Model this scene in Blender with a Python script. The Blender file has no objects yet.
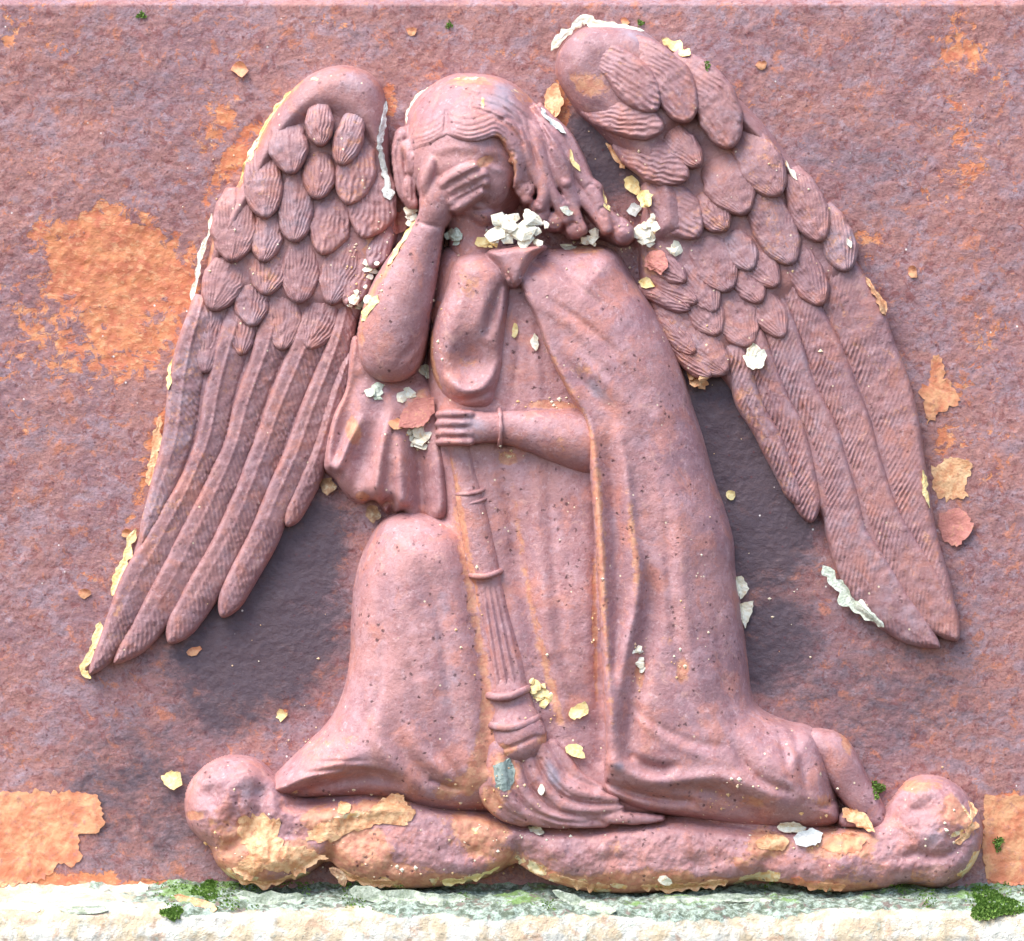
import bpy, math, random
import numpy as np
from mathutils import Vector
from mathutils.bvhtree import BVHTree

# ------------------------------------------------------------------ basics
S = 0.0005                      # metres per relief unit
CX, CY = 512.0, 470.5
rng = np.random.default_rng(7)
random.seed(7)
sc = bpy.context.scene
COL = sc.collection
NEG = -99.0
X0, Y0 = 60, 10                 # window of the sculpting grid
NX, NY = 950, 900
GX = np.arange(NX, dtype=np.float32) + X0
GY = np.arange(NY, dtype=np.float32) + Y0
XX, YY = np.meshgrid(GX, GY)


def wp(x, y, h):
    return ((x - CX) * S, -h * S, (CY - y) * S)


def blank():
    return np.full((NY, NX), NEG, np.float32)


def spline(pts, step=2.0, closed=False):
    P = np.array(pts, dtype=np.float64)
    n = len(P)
    out = []
    m = n if closed else n - 1
    for i in range(m):
        if closed:
            a, b, c, d = P[(i - 1) % n], P[i], P[(i + 1) % n], P[(i + 2) % n]
        else:
            b, c = P[i], P[i + 1]
            a = P[i - 1] if i > 0 else 2 * b - c
            d = P[i + 2] if i + 2 < n else 2 * c - b
        L = np.hypot(*(c - b)[:2])
        k = max(1, int(math.ceil(L / step)))
        t = (np.arange(k) / k)[:, None]
        out.append(0.5 * ((2 * b) + (-a + c) * t + (2 * a - 5 * b + 4 * c - d) * t ** 2 + (-a + 3 * b - 3 * c + d) * t ** 3))
    out = np.concatenate(out)
    if not closed:
        out = np.vstack([out, P[-1:]])
    return out


def vnoise(nx, ny, scale, seed, ox=0.0, oy=0.0):
    r = np.random.default_rng(seed)
    gx, gy = int(nx / scale) + 4, int(ny / scale) + 4
    g = r.random((gy, gx)).astype(np.float32) * 2 - 1
    xs = np.arange(nx) / scale
    ys = np.arange(ny) / scale
    xi, yi = xs.astype(int), ys.astype(int)
    fx, fy = xs - xi, ys - yi
    fx = (fx * fx * (3 - 2 * fx))[None, :]
    fy = (fy * fy * (3 - 2 * fy))[:, None]
    a = g[yi][:, xi]; b = g[yi][:, xi + 1]; c = g[yi + 1][:, xi]; d = g[yi + 1][:, xi + 1]
    return ((a * (1 - fx) + b * fx) * (1 - fy) + (c * (1 - fx) + d * fx) * fy).astype(np.float32)


def fbm(nx, ny, scale, seed, octs=4, gain=0.5):
    o = np.zeros((ny, nx), np.float32)
    a = 1.0
    for i in range(octs):
        o += a * vnoise(nx, ny, max(scale, 1.01), seed + 31 * i)
        scale /= 2.0
        a *= gain
        if scale < 1.2:
            break
    return o


def win(x0, y0, x1, y1):
    i0 = max(0, int(x0) - X0 - 1); i1 = min(NX, int(x1) - X0 + 3)
    j0 = max(0, int(y0) - Y0 - 1); j1 = min(NY, int(y1) - Y0 + 3)
    return slice(j0, max(j0, j1)), slice(i0, max(i0, i1))


def sdf(poly, closed_spline=True, step=5.0):
    """signed distance, + inside, on the whole grid (far outside = -60)"""
    P = spline(poly, step, True) if closed_spline else np.array(poly, float)
    P = P[:, :2].astype(np.float32)
    out = np.full((NY, NX), -60.0, np.float32)
    x0, y0 = P.min(0) - 14; x1, y1 = P.max(0) + 14
    w = win(x0, y0, x1, y1)
    xs = XX[w][::2, ::2]; ys = YY[w][::2, ::2]
    best = np.full(xs.shape, 1e9, np.float32)
    ins = np.zeros(xs.shape, bool)
    Q = np.roll(P, -1, 0)
    for (ax, ay), (bx, by) in zip(P, Q):
        dx, dy = bx - ax, by - ay
        l2 = dx * dx + dy * dy + 1e-9
        t = np.clip(((xs - ax) * dx + (ys - ay) * dy) / l2, 0, 1)
        d = (xs - ax - t * dx) ** 2 + (ys - ay - t * dy) ** 2
        np.minimum(best, d, out=best)
        if ay != by:
            c = (ay > ys) != (by > ys)
            ins ^= c & (xs < dx * (ys - ay) / (by - ay) + ax)
    d = np.sqrt(best)
    d = np.where(ins, d, -d)
    ny, nx = XX[w].shape
    xi = np.minimum(np.arange(nx) / 2.0, d.shape[1] - 1.001); yi = np.minimum(np.arange(ny) / 2.0, d.shape[0] - 1.001)
    a = xi.astype(int); b = yi.astype(int); fx = (xi - a)[None]; fy = (yi - b)[:, None]
    a2 = np.minimum(a + 1, d.shape[1] - 1); b2 = np.minimum(b + 1, d.shape[0] - 1)
    out[w] = (d[b][:, a] * (1 - fx) + d[b][:, a2] * fx) * (1 - fy) + (d[b2][:, a] * (1 - fx) + d[b2][:, a2] * fx) * fy
    return out


def rnd(d, R, p=2.0):
    t = np.clip(1 - d / R, 0, 1)
    return (1 - t ** p) ** (1 / p)


def inflate(poly, z0, H, R, p=2.0):
    d = sdf(poly)
    return np.where(d > 0, z0 + H * rnd(d, R, p), NEG).astype(np.float32)


def ball(cx, cy, a, b, z0, c):
    q = 1 - ((XX - cx) / a) ** 2 - ((YY - cy) / b) ** 2
    return np.where(q > 0, z0 + c * np.sqrt(np.maximum(q, 0)), NEG).astype(np.float32)


def capsule(F, pts, k=1.0, step=1.0):
    """envelope of spheres along a spline of (x, y, z, r)"""
    for x, y, z, r in spline(pts, step):
        w = win(x - r, y - r, x + r, y + r)
        q = r * r - (XX[w] - x) ** 2 - (YY[w] - y) ** 2
        F[w] = np.maximum(F[w], np.where(q > 0, z + k * np.sqrt(np.maximum(q, 0)), NEG))
    return F


def stroke(pts, w=None, step=1.0):
    """soft line mask: pts of (x, y, amount, width)"""
    D = np.zeros((NY, NX), np.float32)
    for x, y, a, r in spline(pts, step):
        if a <= 0 or r <= 0:
            continue
        q = win(x - 2.6 * r, y - 2.6 * r, x + 2.6 * r, y + 2.6 * r)
        D[q] = np.maximum(D[q], a * np.exp(-((XX[q] - x) ** 2 + (YY[q] - y) ** 2) / (r * r)))
    return D


def blob(cx, cy, rx, ry, rot=0.0, a=1.0):
    c, s = math.cos(rot), math.sin(rot)
    u = ((XX - cx) * c + (YY - cy) * s) / rx
    v = (-(XX - cx) * s + (YY - cy) * c) / ry
    return (a * np.exp(-(u * u + v * v))).astype(np.float32)


def smax(A, B, k):
    a = np.maximum(A, -20.0); b = np.maximum(B, -20.0)
    h = np.clip(0.5 + 0.5 * (a - b) / k, 0, 1)
    m = b * (1 - h) + a * h + k * h * (1 - h)
    return np.where((A <= NEG + 1) & (B <= NEG + 1), NEG, m).astype(np.float32)


def blur(F, s, floor=-8.0):
    n = max(1, int(3 * s)); k = np.exp(-0.5 * (np.arange(-n, n + 1) / s) ** 2); k /= k.sum()
    G = np.maximum(F, floor)
    P = np.pad(G, ((0, 0), (n, n)), mode='edge'); O = np.zeros_like(G)
    for i, w in enumerate(k):
        O += w * P[:, i:i + G.shape[1]]
    P = np.pad(O, ((n, n), (0, 0)), mode='edge'); O = np.zeros_like(G)
    for i, w in enumerate(k):
        O += w * P[i:i + G.shape[0]]
    return O.astype(np.float32)


# ------------------------------------------------------------------ objects
def tag(o, label=None, cat=None, group=None, kind=None):
    if label: o['label'] = label
    if cat: o['category'] = cat
    if group: o['group'] = group
    if kind: o['kind'] = kind
    return o


def empty(name, x, y, h):
    o = bpy.data.objects.new(name, None)
    o.location = wp(x, y, h)
    o.empty_display_size = 0.01
    COL.objects.link(o)
    return o


ORIGIN = {}


def link(name, verts, faces, mat, parent=None, masks=None, smooth=True, origin=None):
    """verts in relief units (x, y, h)"""
    v = np.asarray(verts, np.float64)
    if parent is not None:
        org = np.array(ORIGIN[parent.name])
    elif origin is not None:
        org = np.array(origin, float)
    else:
        org = np.array([v[:, 0].mean(), v[:, 1].mean(), v[:, 2].min()])
    W = np.empty_like(v)
    W[:, 0] = (v[:, 0] - org[0]) * S
    W[:, 1] = -(v[:, 2] - org[2]) * S
    W[:, 2] = -(v[:, 1] - org[1]) * S
    me = bpy.data.meshes.new(name)
    if isinstance(faces, np.ndarray):
        nf, k = faces.shape
        me.vertices.add(len(W)); me.vertices.foreach_set('co', W.astype(np.float32).ravel())
        me.loops.add(nf * k); me.loops.foreach_set('vertex_index', faces.astype(np.int32).ravel())
        me.polygons.add(nf)
        me.polygons.foreach_set('loop_start', np.arange(0, nf * k, k, dtype=np.int32))
        me.polygons.foreach_set('loop_total', np.full(nf, k, np.int32))
        me.update(calc_edges=True)
    else:
        me.from_pydata([tuple(p) for p in W], [], faces)
    me.polygons.foreach_set('use_smooth', np.full(len(me.polygons), smooth, bool))
    if masks is None:
        masks = np.zeros((len(W), 4), np.float32)
    at = me.color_attributes.new('wear_and_shade', 'FLOAT_COLOR', 'POINT')
    at.data.foreach_set('color', np.asarray(masks, np.float32).ravel())
    me.materials.append(mat)
    o = bpy.data.objects.new(name, me)
    COL.objects.link(o)
    if parent is None:
        o.location = wp(*org)
    else:
        o.parent = parent
    ORIGIN[o.name] = tuple(org)
    return o


SURF = []                       # (verts, tris) of everything solid, for laying flakes on


def field_mesh(name, F, mat, parent=None, masks=None, floor=-4.0, origin=None, step=1):
    V = F > floor
    cell = V[:-1, :-1] | V[1:, :-1] | V[:-1, 1:] | V[1:, 1:]
    used = np.zeros(F.shape, bool)
    used[:-1, :-1] |= cell; used[1:, :-1] |= cell; used[:-1, 1:] |= cell; used[1:, 1:] |= cell
    idx = np.full(F.shape, -1, np.int64)
    n = used.sum(); idx[used] = np.arange(n)
    Z = np.maximum(F, floor)
    v = np.stack([XX[used], YY[used], Z[used]], 1)
    j, i = np.nonzero(cell)
    f = np.stack([idx[j, i], idx[j + 1, i], idx[j + 1, i + 1], idx[j, i + 1]], 1)
    m = None
    if masks is not None:
        m = np.zeros((n, 4), np.float32)
        for c in range(3):
            if masks[c] is not None:
                m[:, c] = masks[c][used]
    SURF.append((v, f))
    return link(name, v, f, mat, parent, m, True, origin)


# ------------------------------------------------------------------ materials
def nodes(name):
    m = bpy.data.materials.new(name); m.use_nodes = True
    nt = m.node_tree; nt.nodes.clear()
    out = nt.nodes.new('ShaderNodeOutputMaterial'); b = nt.nodes.new('ShaderNodeBsdfPrincipled')
    nt.links.new(b.outputs[0], out.inputs[0])
    return m, nt, b


class NT:
    def __init__(s, nt):
        s.nt = nt
        s.tc = nt.nodes.new('ShaderNodeTexCoord').outputs['Object']
        a = nt.nodes.new('ShaderNodeAttribute'); a.attribute_name = 'wear_and_shade'
        sp = nt.nodes.new('ShaderNodeSeparateColor'); nt.links.new(a.outputs['Color'], sp.inputs[0])
        s.r, s.g, s.b = sp.outputs[0], sp.outputs[1], sp.outputs[2]

    def put(s, sock, v):
        if isinstance(v, (int, float)):
            sock.default_value = v
        elif isinstance(v, tuple):
            sock.default_value = (*v, 1.0) if len(v) == 3 and sock.type == 'RGBA' else v
        else:
            s.nt.links.new(v, sock)

    def noise(s, px, detail=4, rough=0.55, dist=0.0, off=0.0, stretch=None):
        n = s.nt.nodes.new('ShaderNodeTexNoise')
        mp = s.nt.nodes.new('ShaderNodeMapping')
        mp.inputs['Location'].default_value = (off, off * 0.7, -off)
        if stretch:
            mp.inputs['Rotation'].default_value = (0, stretch[1], 0)
            mp.inputs['Scale'].default_value = (1, 1, stretch[0])
        s.nt.links.new(s.tc, mp.inputs[0]); s.nt.links.new(mp.outputs[0], n.inputs['Vector'])
        n.inputs['Scale'].default_value = 1.0 / (px * S)
        n.inputs['Detail'].default_value = detail; n.inputs['Roughness'].default_value = rough
        n.inputs['Distortion'].default_value = dist
        return n.outputs[0]

    def voro(s, px, feature='F1', rnd=1.0, out='Distance'):
        n = s.nt.nodes.new('ShaderNodeTexVoronoi'); n.feature = feature
        s.nt.links.new(s.tc, n.inputs['Vector'])
        n.inputs['Scale'].default_value = 1.0 / (px * S)
        n.inputs['Randomness'].default_value = rnd
        return n.outputs[out]

    def math(s, op, a, b=0.0, c=0.0, clamp=False):
        n = s.nt.nodes.new('ShaderNodeMath'); n.operation = op; n.use_clamp = clamp
        s.put(n.inputs[0], a); s.put(n.inputs[1], b); s.put(n.inputs[2], c)
        return n.outputs[0]

    def step(s, v, lo, hi, a=0.0, b=1.0):
        n = s.nt.nodes.new('ShaderNodeMapRange'); n.interpolation_type = 'SMOOTHSTEP'
        s.put(n.inputs[0], v); s.put(n.inputs[1], lo); s.put(n.inputs[2], hi); s.put(n.inputs[3], a); s.put(n.inputs[4], b)
        return n.outputs[0]

    def mix(s, f, a, b, mode='MIX'):
        n = s.nt.nodes.new('ShaderNodeMix'); n.data_type = 'RGBA'; n.blend_type = mode
        s.put(n.inputs[0], f); s.put(n.inputs[6], a); s.put(n.inputs[7], b)
        return n.outputs[2]

    def bump(s, h, dist_px, strength=1.0, normal=None):
        n = s.nt.nodes.new('ShaderNodeBump')
        n.inputs['Strength'].default_value = strength; n.inputs['Distance'].default_value = dist_px * S
        s.nt.links.new(h, n.inputs['Height'])
        if normal: s.nt.links.new(normal, n.inputs['Normal'])
        return n.outputs[0]


def make_cast(name, tint=1.0, pits=1.0, warm=0.0):
    """old red-lead paint over cast iron: mauve pink, rust showing where it has worn through"""
    m, nt, b = nodes(name); N = NT(nt)
    big = N.noise(70, 5, 0.6, 0.4)
    mid = N.noise(20, 5, 0.62, 0.3, 3.1)
    fine = N.noise(3.0, 5, 0.7, 0.0, 1.7)
    t = tint
    c = N.mix(N.step(big, 0.36, 0.62), (0.225 * t, 0.112 * t, 0.118 * t), (0.300 * t, 0.142 * t, 0.132 * t))
    c = N.mix(N.step(mid, 0.46, 0.66, 0, 0.55), c, (0.345 * t, 0.198 * t, 0.206 * t))
    c = N.mix(N.step(N.noise(34, 5, 0.65, 0.6, 9.0), 0.50, 0.64, 0, 0.6), c, (0.37 * t, 0.140 * t, 0.100 * t))
    c = N.mix(N.step(N.noise(14, 6, 0.7, 0.6, 51.0), 0.54, 0.68, 0, 0.6), c, (0.20 * t, 0.075 * t, 0.076 * t))
    c = N.mix(N.step(N.noise(18, 6, 0.7, 0.8, 57.0), 0.56, 0.70, 0, 0.5), c, (0.44 * t, 0.235 * t, 0.190 * t))
    f5 = N.noise(5.0, 5, 0.75, 0.4, 66.0)
    c = N.mix(N.step(f5, 0.54, 0.66, 0, 0.55), c, (0.24 * t, 0.085 * t, 0.078 * t))
    c = N.mix(N.step(N.noise(6.5, 5, 0.75, 0.4, 77.0), 0.55, 0.68, 0, 0.5), c, (0.43 * t, 0.27 * t, 0.27 * t))
    c = N.mix(N.step(fine, 0.46, 0.74, 0.0, 0.3), c, (0.15, 0.06, 0.058))
    # blue-grey patina patches
    c = N.mix(N.math('MULTIPLY', N.step(N.math('ADD', N.b, N.math('MULTIPLY', mid, 0.7)), 0.55, 1.0), 0.75), c, (0.30, 0.25, 0.29))
    # rust where the paint wore off
    ro = N.math('ADD', N.math('ADD', N.math('MULTIPLY', N.r, 1.3), N.math('MULTIPLY', N.noise(11, 6, 0.7, 0.5, 5.0), 0.9)), N.math('MULTIPLY', fine, 0.25))
    ror = N.step(ro, 0.84, 1.04)
    rc = N.mix(N.step(N.noise(7, 4, 0.6, 0, 12.0), 0.35, 0.65), (0.50, 0.175, 0.085), (0.62, 0.30, 0.15))
    c = N.mix(N.math('MULTIPLY', ror, 0.72), c, rc)
    # cream under-paint
    go = N.math('ADD', N.g, N.math('MULTIPLY', N.noise(9, 6, 0.7, 0.3, 7.0), 0.9))
    gor = N.step(go, 0.90, 0.97)
    gc = N.mix(N.step(N.noise(8, 5, 0.6, 0, 15.0), 0.38, 0.6), (0.72, 0.40, 0.15), (0.80, 0.66, 0.42))
    c = N.mix(gor, c, gc)
    # pits and pin-prick flecks
    pv = N.math('ADD', N.voro(8.5), N.math('MULTIPLY', N.math('SUBTRACT', N.noise(3.2, 4, 0.7, 0.5, 61.0), 0.5), 0.95))
    pm = N.math('MULTIPLY', N.step(pv, 0.24, 0.06), N.step(N.noise(24, 4, 0.6, 0, 21.0), 0.50, 0.58))
    pm = N.math('MULTIPLY', pm, pits)
    c = N.mix(N.math('MULTIPLY', pm, 0.85), c, (0.085, 0.030, 0.030))
    fv = N.voro(13.0)
    fm = N.math('MULTIPLY', N.step(fv, 0.10, 0.06), N.step(N.noise(30, 3, 0.6, 0, 27.0), 0.52, 0.60))
    c = N.mix(fm, c, (0.80, 0.62, 0.42))
    N.put(b.inputs['Base Color'], c)
    N.put(b.inputs['Roughness'], N.step(mid, 0.3, 0.7, 0.46, 0.66))
    b.inputs['Specular IOR Level'].default_value = 0.48
    h = N.math('ADD', N.math('MULTIPLY', fine, 0.75), N.math('MULTIPLY', N.noise(9, 4, 0.6, 0, 4.0), 0.8))
    h = N.math('SUBTRACT', h, N.math('MULTIPLY', pm, 0.8))
    h = N.math('ADD', h, N.math('MULTIPLY', gor, 0.5))
    h = N.math('SUBTRACT', h, N.math('MULTIPLY', ror, 0.35))
    N.put(b.inputs['Normal'], N.bump(h, 2.0, 0.55))
    return m


def make_panel():
    m, nt, b = nodes('pitted_rusted_iron'); N = NT(nt)
    big = N.noise(130, 5, 0.62, 0.5)
    mid = N.noise(30, 6, 0.66, 0.4, 3.0, (1.6, 0.5))
    sm = N.noise(8, 5, 0.7, 0.2, 6.0, (1.7, 0.5))
    fine = N.noise(2.6, 4, 0.7, 0.0, 8.0)
    c = N.mix(N.step(big, 0.38, 0.60), (0.250, 0.120, 0.124), (0.335, 0.145, 0.122))
    c = N.mix(N.step(mid, 0.45, 0.62, 0, 0.70), c, (0.325, 0.215, 0.238))
    c = N.mix(N.step(sm, 0.50, 0.66, 0, 0.5), c, (0.46, 0.225, 0.18))
    c = N.mix(N.step(N.noise(12, 6, 0.72, 0.6, 44.0), 0.56, 0.66, 0, 0.6), c, (0.39, 0.275, 0.30))
    c = N.mix(N.step(N.noise(11, 6, 0.72, 0.8, 31.0), 0.52, 0.62, 0, 0.75), c, (0.21, 0.060, 0.054))
    c = N.mix(N.step(N.noise(17, 6, 0.74, 0.6, 71.0), 0.555, 0.635, 0, 0.62), c, (0.52, 0.165, 0.075))
    c = N.mix(N.step(fine, 0.45, 0.70, 0, 0.5), c, (0.10, 0.048, 0.05))
    c = N.mix(N.math('MULTIPLY', N.step(N.math('ADD', N.b, N.math('ADD', N.math('MULTIPLY', mid, 0.6), N.math('MULTIPLY', sm, 0.5))), 0.56, 0.96), 0.90), c, (0.060, 0.040, 0.052))  # near-black tone for the patina and the painted shade in the gaps
    c = N.mix(N.math('MULTIPLY', N.step(N.voro(9.0), 0.20, 0.08), N.step(N.noise(20, 4, 0.6, 0, 91.0), 0.46, 0.56, 0, 0.85)), c, (0.11, 0.035, 0.04))
    ro = N.math('ADD', N.math('ADD', N.r, N.math('MULTIPLY', mid, 0.55)), N.math('MULTIPLY', N.noise(12, 6, 0.72, 0.7, 14.0), 0.75))
    ror = N.step(ro, 0.90, 0.975)
    rc = N.mix(N.step(N.noise(22, 5, 0.65, 0.4, 17.0), 0.36, 0.66), (0.50, 0.125, 0.048), (0.66, 0.235, 0.085))
    rc = N.mix(N.step(sm, 0.50, 0.66, 0, 0.7), rc, (0.74, 0.38, 0.18))
    c = N.mix(N.math('MULTIPLY', ror, 0.85), c, rc)
    go = N.math('ADD', N.g, N.math('MULTIPLY', N.noise(8, 6, 0.7, 0.3, 7.0), 0.9))
    c = N.mix(N.step(go, 1.02, 1.14), c, (0.74, 0.55, 0.30))
    fv = N.voro(15.0)
    fm = N.math('MULTIPLY', N.step(fv, 0.085, 0.05), N.step(N.noise(40, 3, 0.6, 0, 27.0), 0.55, 0.62))
    c = N.mix(fm, c, (0.75, 0.66, 0.60))
    N.put(b.inputs['Base Color'], c)
    N.put(b.inputs['Roughness'], N.step(mid, 0.3, 0.7, 0.52, 0.75))
    b.inputs['Specular IOR Level'].default_value = 0.45
    h = N.math('ADD', N.math('MULTIPLY', fine, 0.8), N.math('MULTIPLY', sm, 1.1))
    h = N.math('ADD', h, N.math('MULTIPLY', N.voro(6.5), 0.5))
    h = N.math('SUBTRACT', h, N.math('MULTIPLY', ror, 0.5))
    N.put(b.inputs['Normal'], N.bump(h, 1.7, 0.55))
    return m


def make_flake(name, c1, c2, c3, px=9.0, rough=0.6):
    m, nt, b = nodes(name); N = NT(nt)
    n1 = N.noise(px, 5, 0.65, 0.4); n2 = N.noise(px * 0.4, 4, 0.6, 0, 4.0)
    c = N.mix(N.step(n1, 0.36, 0.62), c1, c2)
    c = N.mix(N.step(n2, 0.52, 0.72, 0, 0.7), c, c3)
    N.put(b.inputs['Base Color'], c); b.inputs['Roughness'].default_value = rough
    b.inputs['Specular IOR Level'].default_value = 0.35
    N.put(b.inputs['Normal'], N.bump(N.math('ADD', n1, n2), 1.6, 0.7))
    return m


def make_ledge():
    m, nt, b = nodes('lichened_painted_ledge'); N = NT(nt)
    n1 = N.noise(34, 6, 0.65, 0.6); n2 = N.noise(9, 6, 0.7, 0.3, 4.0); n3 = N.noise(3, 4, 0.7, 0, 9.0)
    cream = N.mix(N.step(n1, 0.42, 0.6), (0.56, 0.44, 0.29), (0.66, 0.62, 0.53))
    cream = N.mix(N.step(N.noise(22, 5, 0.6, 0.5, 40.0), 0.55, 0.66, 0, 0.7), cream, (0.50, 0.30, 0.19))
    cream = N.mix(N.step(n2, 0.55, 0.68, 0, 0.8), cream, (0.52, 0.56, 0.46))
    cream = N.mix(N.step(n3, 0.60, 0.72, 0, 0.6), cream, (0.36, 0.30, 0.22))
    lich = N.mix(N.step(n2, 0.40, 0.60), (0.10, 0.125, 0.08), (0.40, 0.47, 0.38))
    lich = N.mix(N.step(n3, 0.58, 0.68), lich, (0.05, 0.075, 0.03))
    lich = N.mix(N.step(N.noise(14, 5, 0.65, 0.5, 22.0), 0.54, 0.64), lich, (0.20, 0.15, 0.12))
    f = N.step(N.math('ADD', N.r, N.math('MULTIPLY', N.math('SUBTRACT', n2, 0.5), 1.1)), 0.38, 0.62)
    c = N.mix(f, cream, lich)
    gf = N.step(N.math('ADD', N.math('MULTIPLY', N.g, 0.7), N.math('MULTIPLY', N.noise(13, 6, 0.75, 0.5, 33.0), 1.1)), 0.80, 0.95, 0, 0.85)
    c = N.mix(gf, c, (0.17, 0.28, 0.07))
    N.put(b.inputs['Base Color'], c); b.inputs['Roughness'].default_value = 0.85
    N.put(b.inputs['Normal'], N.bump(N.math('ADD', N.math('MULTIPLY', n2, 1.4), n3), 3.0, 0.9))
    return m


M_BODY = make_cast('worn_red_paint_on_iron', 1.36, 1.0)
M_CLOTH = make_cast('worn_red_paint_on_drapery', 1.42, 1.0)
M_WING = make_cast('worn_red_paint_on_feathers', 1.14, 0.55)
M_PANEL = make_panel()
M_CREAM = make_flake('cream_paint', (0.74, 0.64, 0.46), (0.80, 0.75, 0.63), (0.66, 0.38, 0.16), 8)
M_GOLD = make_flake('ochre_paint', (0.58, 0.26, 0.12), (0.74, 0.45, 0.24), (0.48, 0.18, 0.11), 10)
M_ORANGE = make_flake('orange_primer', (0.52, 0.17, 0.085), (0.66, 0.32, 0.16), (0.40, 0.17, 0.14), 18)
M_YELLOW = make_flake('yellow_paint', (0.78, 0.55, 0.22), (0.80, 0.66, 0.34), (0.68, 0.38, 0.12))
M_GREY = make_flake('grey_paint', (0.48, 0.47, 0.44), (0.66, 0.65, 0.60), (0.32, 0.28, 0.22))
M_BROWN = make_flake('brown_curl', (0.22, 0.11, 0.06), (0.36, 0.21, 0.11), (0.55, 0.45, 0.30))
M_PINK = make_flake('pink_paint', (0.42, 0.15, 0.12), (0.50, 0.19, 0.15), (0.55, 0.27, 0.15))
M_GREEN = make_flake('greenish_paint', (0.50, 0.53, 0.40), (0.70, 0.70, 0.58), (0.24, 0.28, 0.18), 7)
M_CRUST = make_flake('grey_green_crust', (0.26, 0.29, 0.20), (0.44, 0.46, 0.36), (0.12, 0.13, 0.08), 6)
M_MOSS = make_flake('moss_green', (0.12, 0.22, 0.03), (0.22, 0.34, 0.07), (0.30, 0.40, 0.13), 5, 0.9)
M_CRUMB = make_flake('mixed_crumbs', (0.72, 0.42, 0.18), (0.80, 0.72, 0.55), (0.50, 0.16, 0.08), 40)
M_LEDGE = make_ledge()
M_PATINA = make_flake('green_grey_bare_patch', (0.20, 0.24, 0.21), (0.30, 0.34, 0.30), (0.14, 0.17, 0.15), 12, 0.4)

# ------------------------------------------------------------------ the iron panel
PX0, PX1, PY0, PY1, PS = -220.0, 1244.0, -3.0, 925.0, 1.6
pnx, pny = int((PX1 - PX0) / PS), int((PY1 - PY0) / PS)
px = PX0 + np.arange(pnx) * PS; py = PY0 + np.arange(pny) * PS
PX, PY = np.meshgrid(px, py)
ph = 1.3 * fbm(pnx, pny, 60, 1, 3) + 0.38 * fbm(pnx, pny, 4.2, 2, 2, 0.7) + 0.35 * fbm(pnx, pny, 12, 3, 2)
ph -= 12 * np.clip((3.5 - PY) / 6.5, 0, 1) ** 1.5
XX0, YY0 = XX, YY


def pblob(cx, cy, rx, ry, rot=0.0, a=1.0):
    c, s = math.cos(rot), math.sin(rot)
    u = ((PX - cx) * c + (PY - cy) * s) / rx; v = (-(PX - cx) * s + (PY - cy) * c) / ry
    return a * np.exp(-(u * u + v * v) ** 1.6)


orng = np.zeros_like(PX)
for q in [(112, 262, 82, 62, 0.15, 0.54), (120, 330, 64, 44, 0.6, 0.42), (90, 300, 130, 140, 0, 0.29), (230, 60, 90, 40, 0, .16), (60, 60, 120, 80, 0, .14), (965, 110, 90, 120, 0, 0.2), (970, 420, 60, 120, 0, .2), (30, 30, 60, 50, 0, 0.25), (28, 180, 60, 40, 0, .2), (175, 300, 26, 90, 0.25, 0.36),
          (215, 120, 30, 44, 0.5, 0.30), (232, 160, 16, 70, 0.6, 0.36), (40, 330, 50, 40, 0, 0.26), (40, 420, 70, 60, 0, 0.17), (150, 460, 16, 80, 0.25, 0.32),
          (960, 45, 40, 45, 0, 0.30), (960, 180, 50, 26, -0.5, 0.30), (870, 240, 26, 26, 0, 0.30), (990, 330, 40, 30, 0, 0.24), (948, 440, 28, 30, 0, 0.30),
          (1000, 470, 30, 24, 0, 0.28), (950, 90, 26, 60, 0, .22), (390, 95, 12, 26, 0, 0.34), (505, 55, 20, 14, 0, 0.2), (330, 20, 40, 12, 0, 0.2), (760, 95, 40, 26, 0.6, 0.18),
          (60, 885, 90, 14, 0, 0.5), (160, 888, 60, 7, 0, 0.55), (283, 715, 9, 9, 0, 0.3), (80, 735, 90, 24, 0, 0.12), (150, 640, 18, 14, 0, 0.26), (985, 640, 30, 40, 0, .1),
          (100, 565, 30, 30, 0, 0.2), (560, 105, 16, 36, 0, 0.35), (1010, 845, 26, 50, 0, 0.75), (640, 200, 14, 24, 0, 0.2), (730, 500, 12, 30, 0, 0.12)]:
    orng = np.maximum(orng, pblob(*q))
crm = np.maximum(pblob(392, 155, 7, 60, 0.05, 0.45), pblob(560, 110, 9, 24, 0.2, 0.42))
crm = np.maximum(crm, np.maximum(pblob(640, 200, 10, 20, 0.3, 0.4), pblob(600, 150, 16, 34, -0.5, 0.2)))
blu = np.zeros_like(PX)  # dark patches: bluish patina, with shade painted in under the wings and beside the robe
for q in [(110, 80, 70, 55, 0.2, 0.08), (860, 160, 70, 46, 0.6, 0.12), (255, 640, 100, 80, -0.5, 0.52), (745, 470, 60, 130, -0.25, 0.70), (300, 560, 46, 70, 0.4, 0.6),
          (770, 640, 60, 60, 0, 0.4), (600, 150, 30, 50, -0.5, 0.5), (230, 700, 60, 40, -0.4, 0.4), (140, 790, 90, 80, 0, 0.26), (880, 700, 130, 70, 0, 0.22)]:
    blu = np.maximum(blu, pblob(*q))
ph -= 1.6 * np.clip(orng * 1.6, 0, 1) * (0.6 + 0.5 * fbm(pnx, pny, 12, 9, 3))
pv = np.stack([PX.ravel(), PY.ravel(), ph.ravel()], 1)
ii = np.arange(pnx * pny).reshape(pny, pnx)
pf = np.stack([ii[:-1, :-1].ravel(), ii[1:, :-1].ravel(), ii[1:, 1:].ravel(), ii[:-1, 1:].ravel()], 1)
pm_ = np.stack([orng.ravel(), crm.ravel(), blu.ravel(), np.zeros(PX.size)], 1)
SURF.append((pv, pf))
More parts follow.
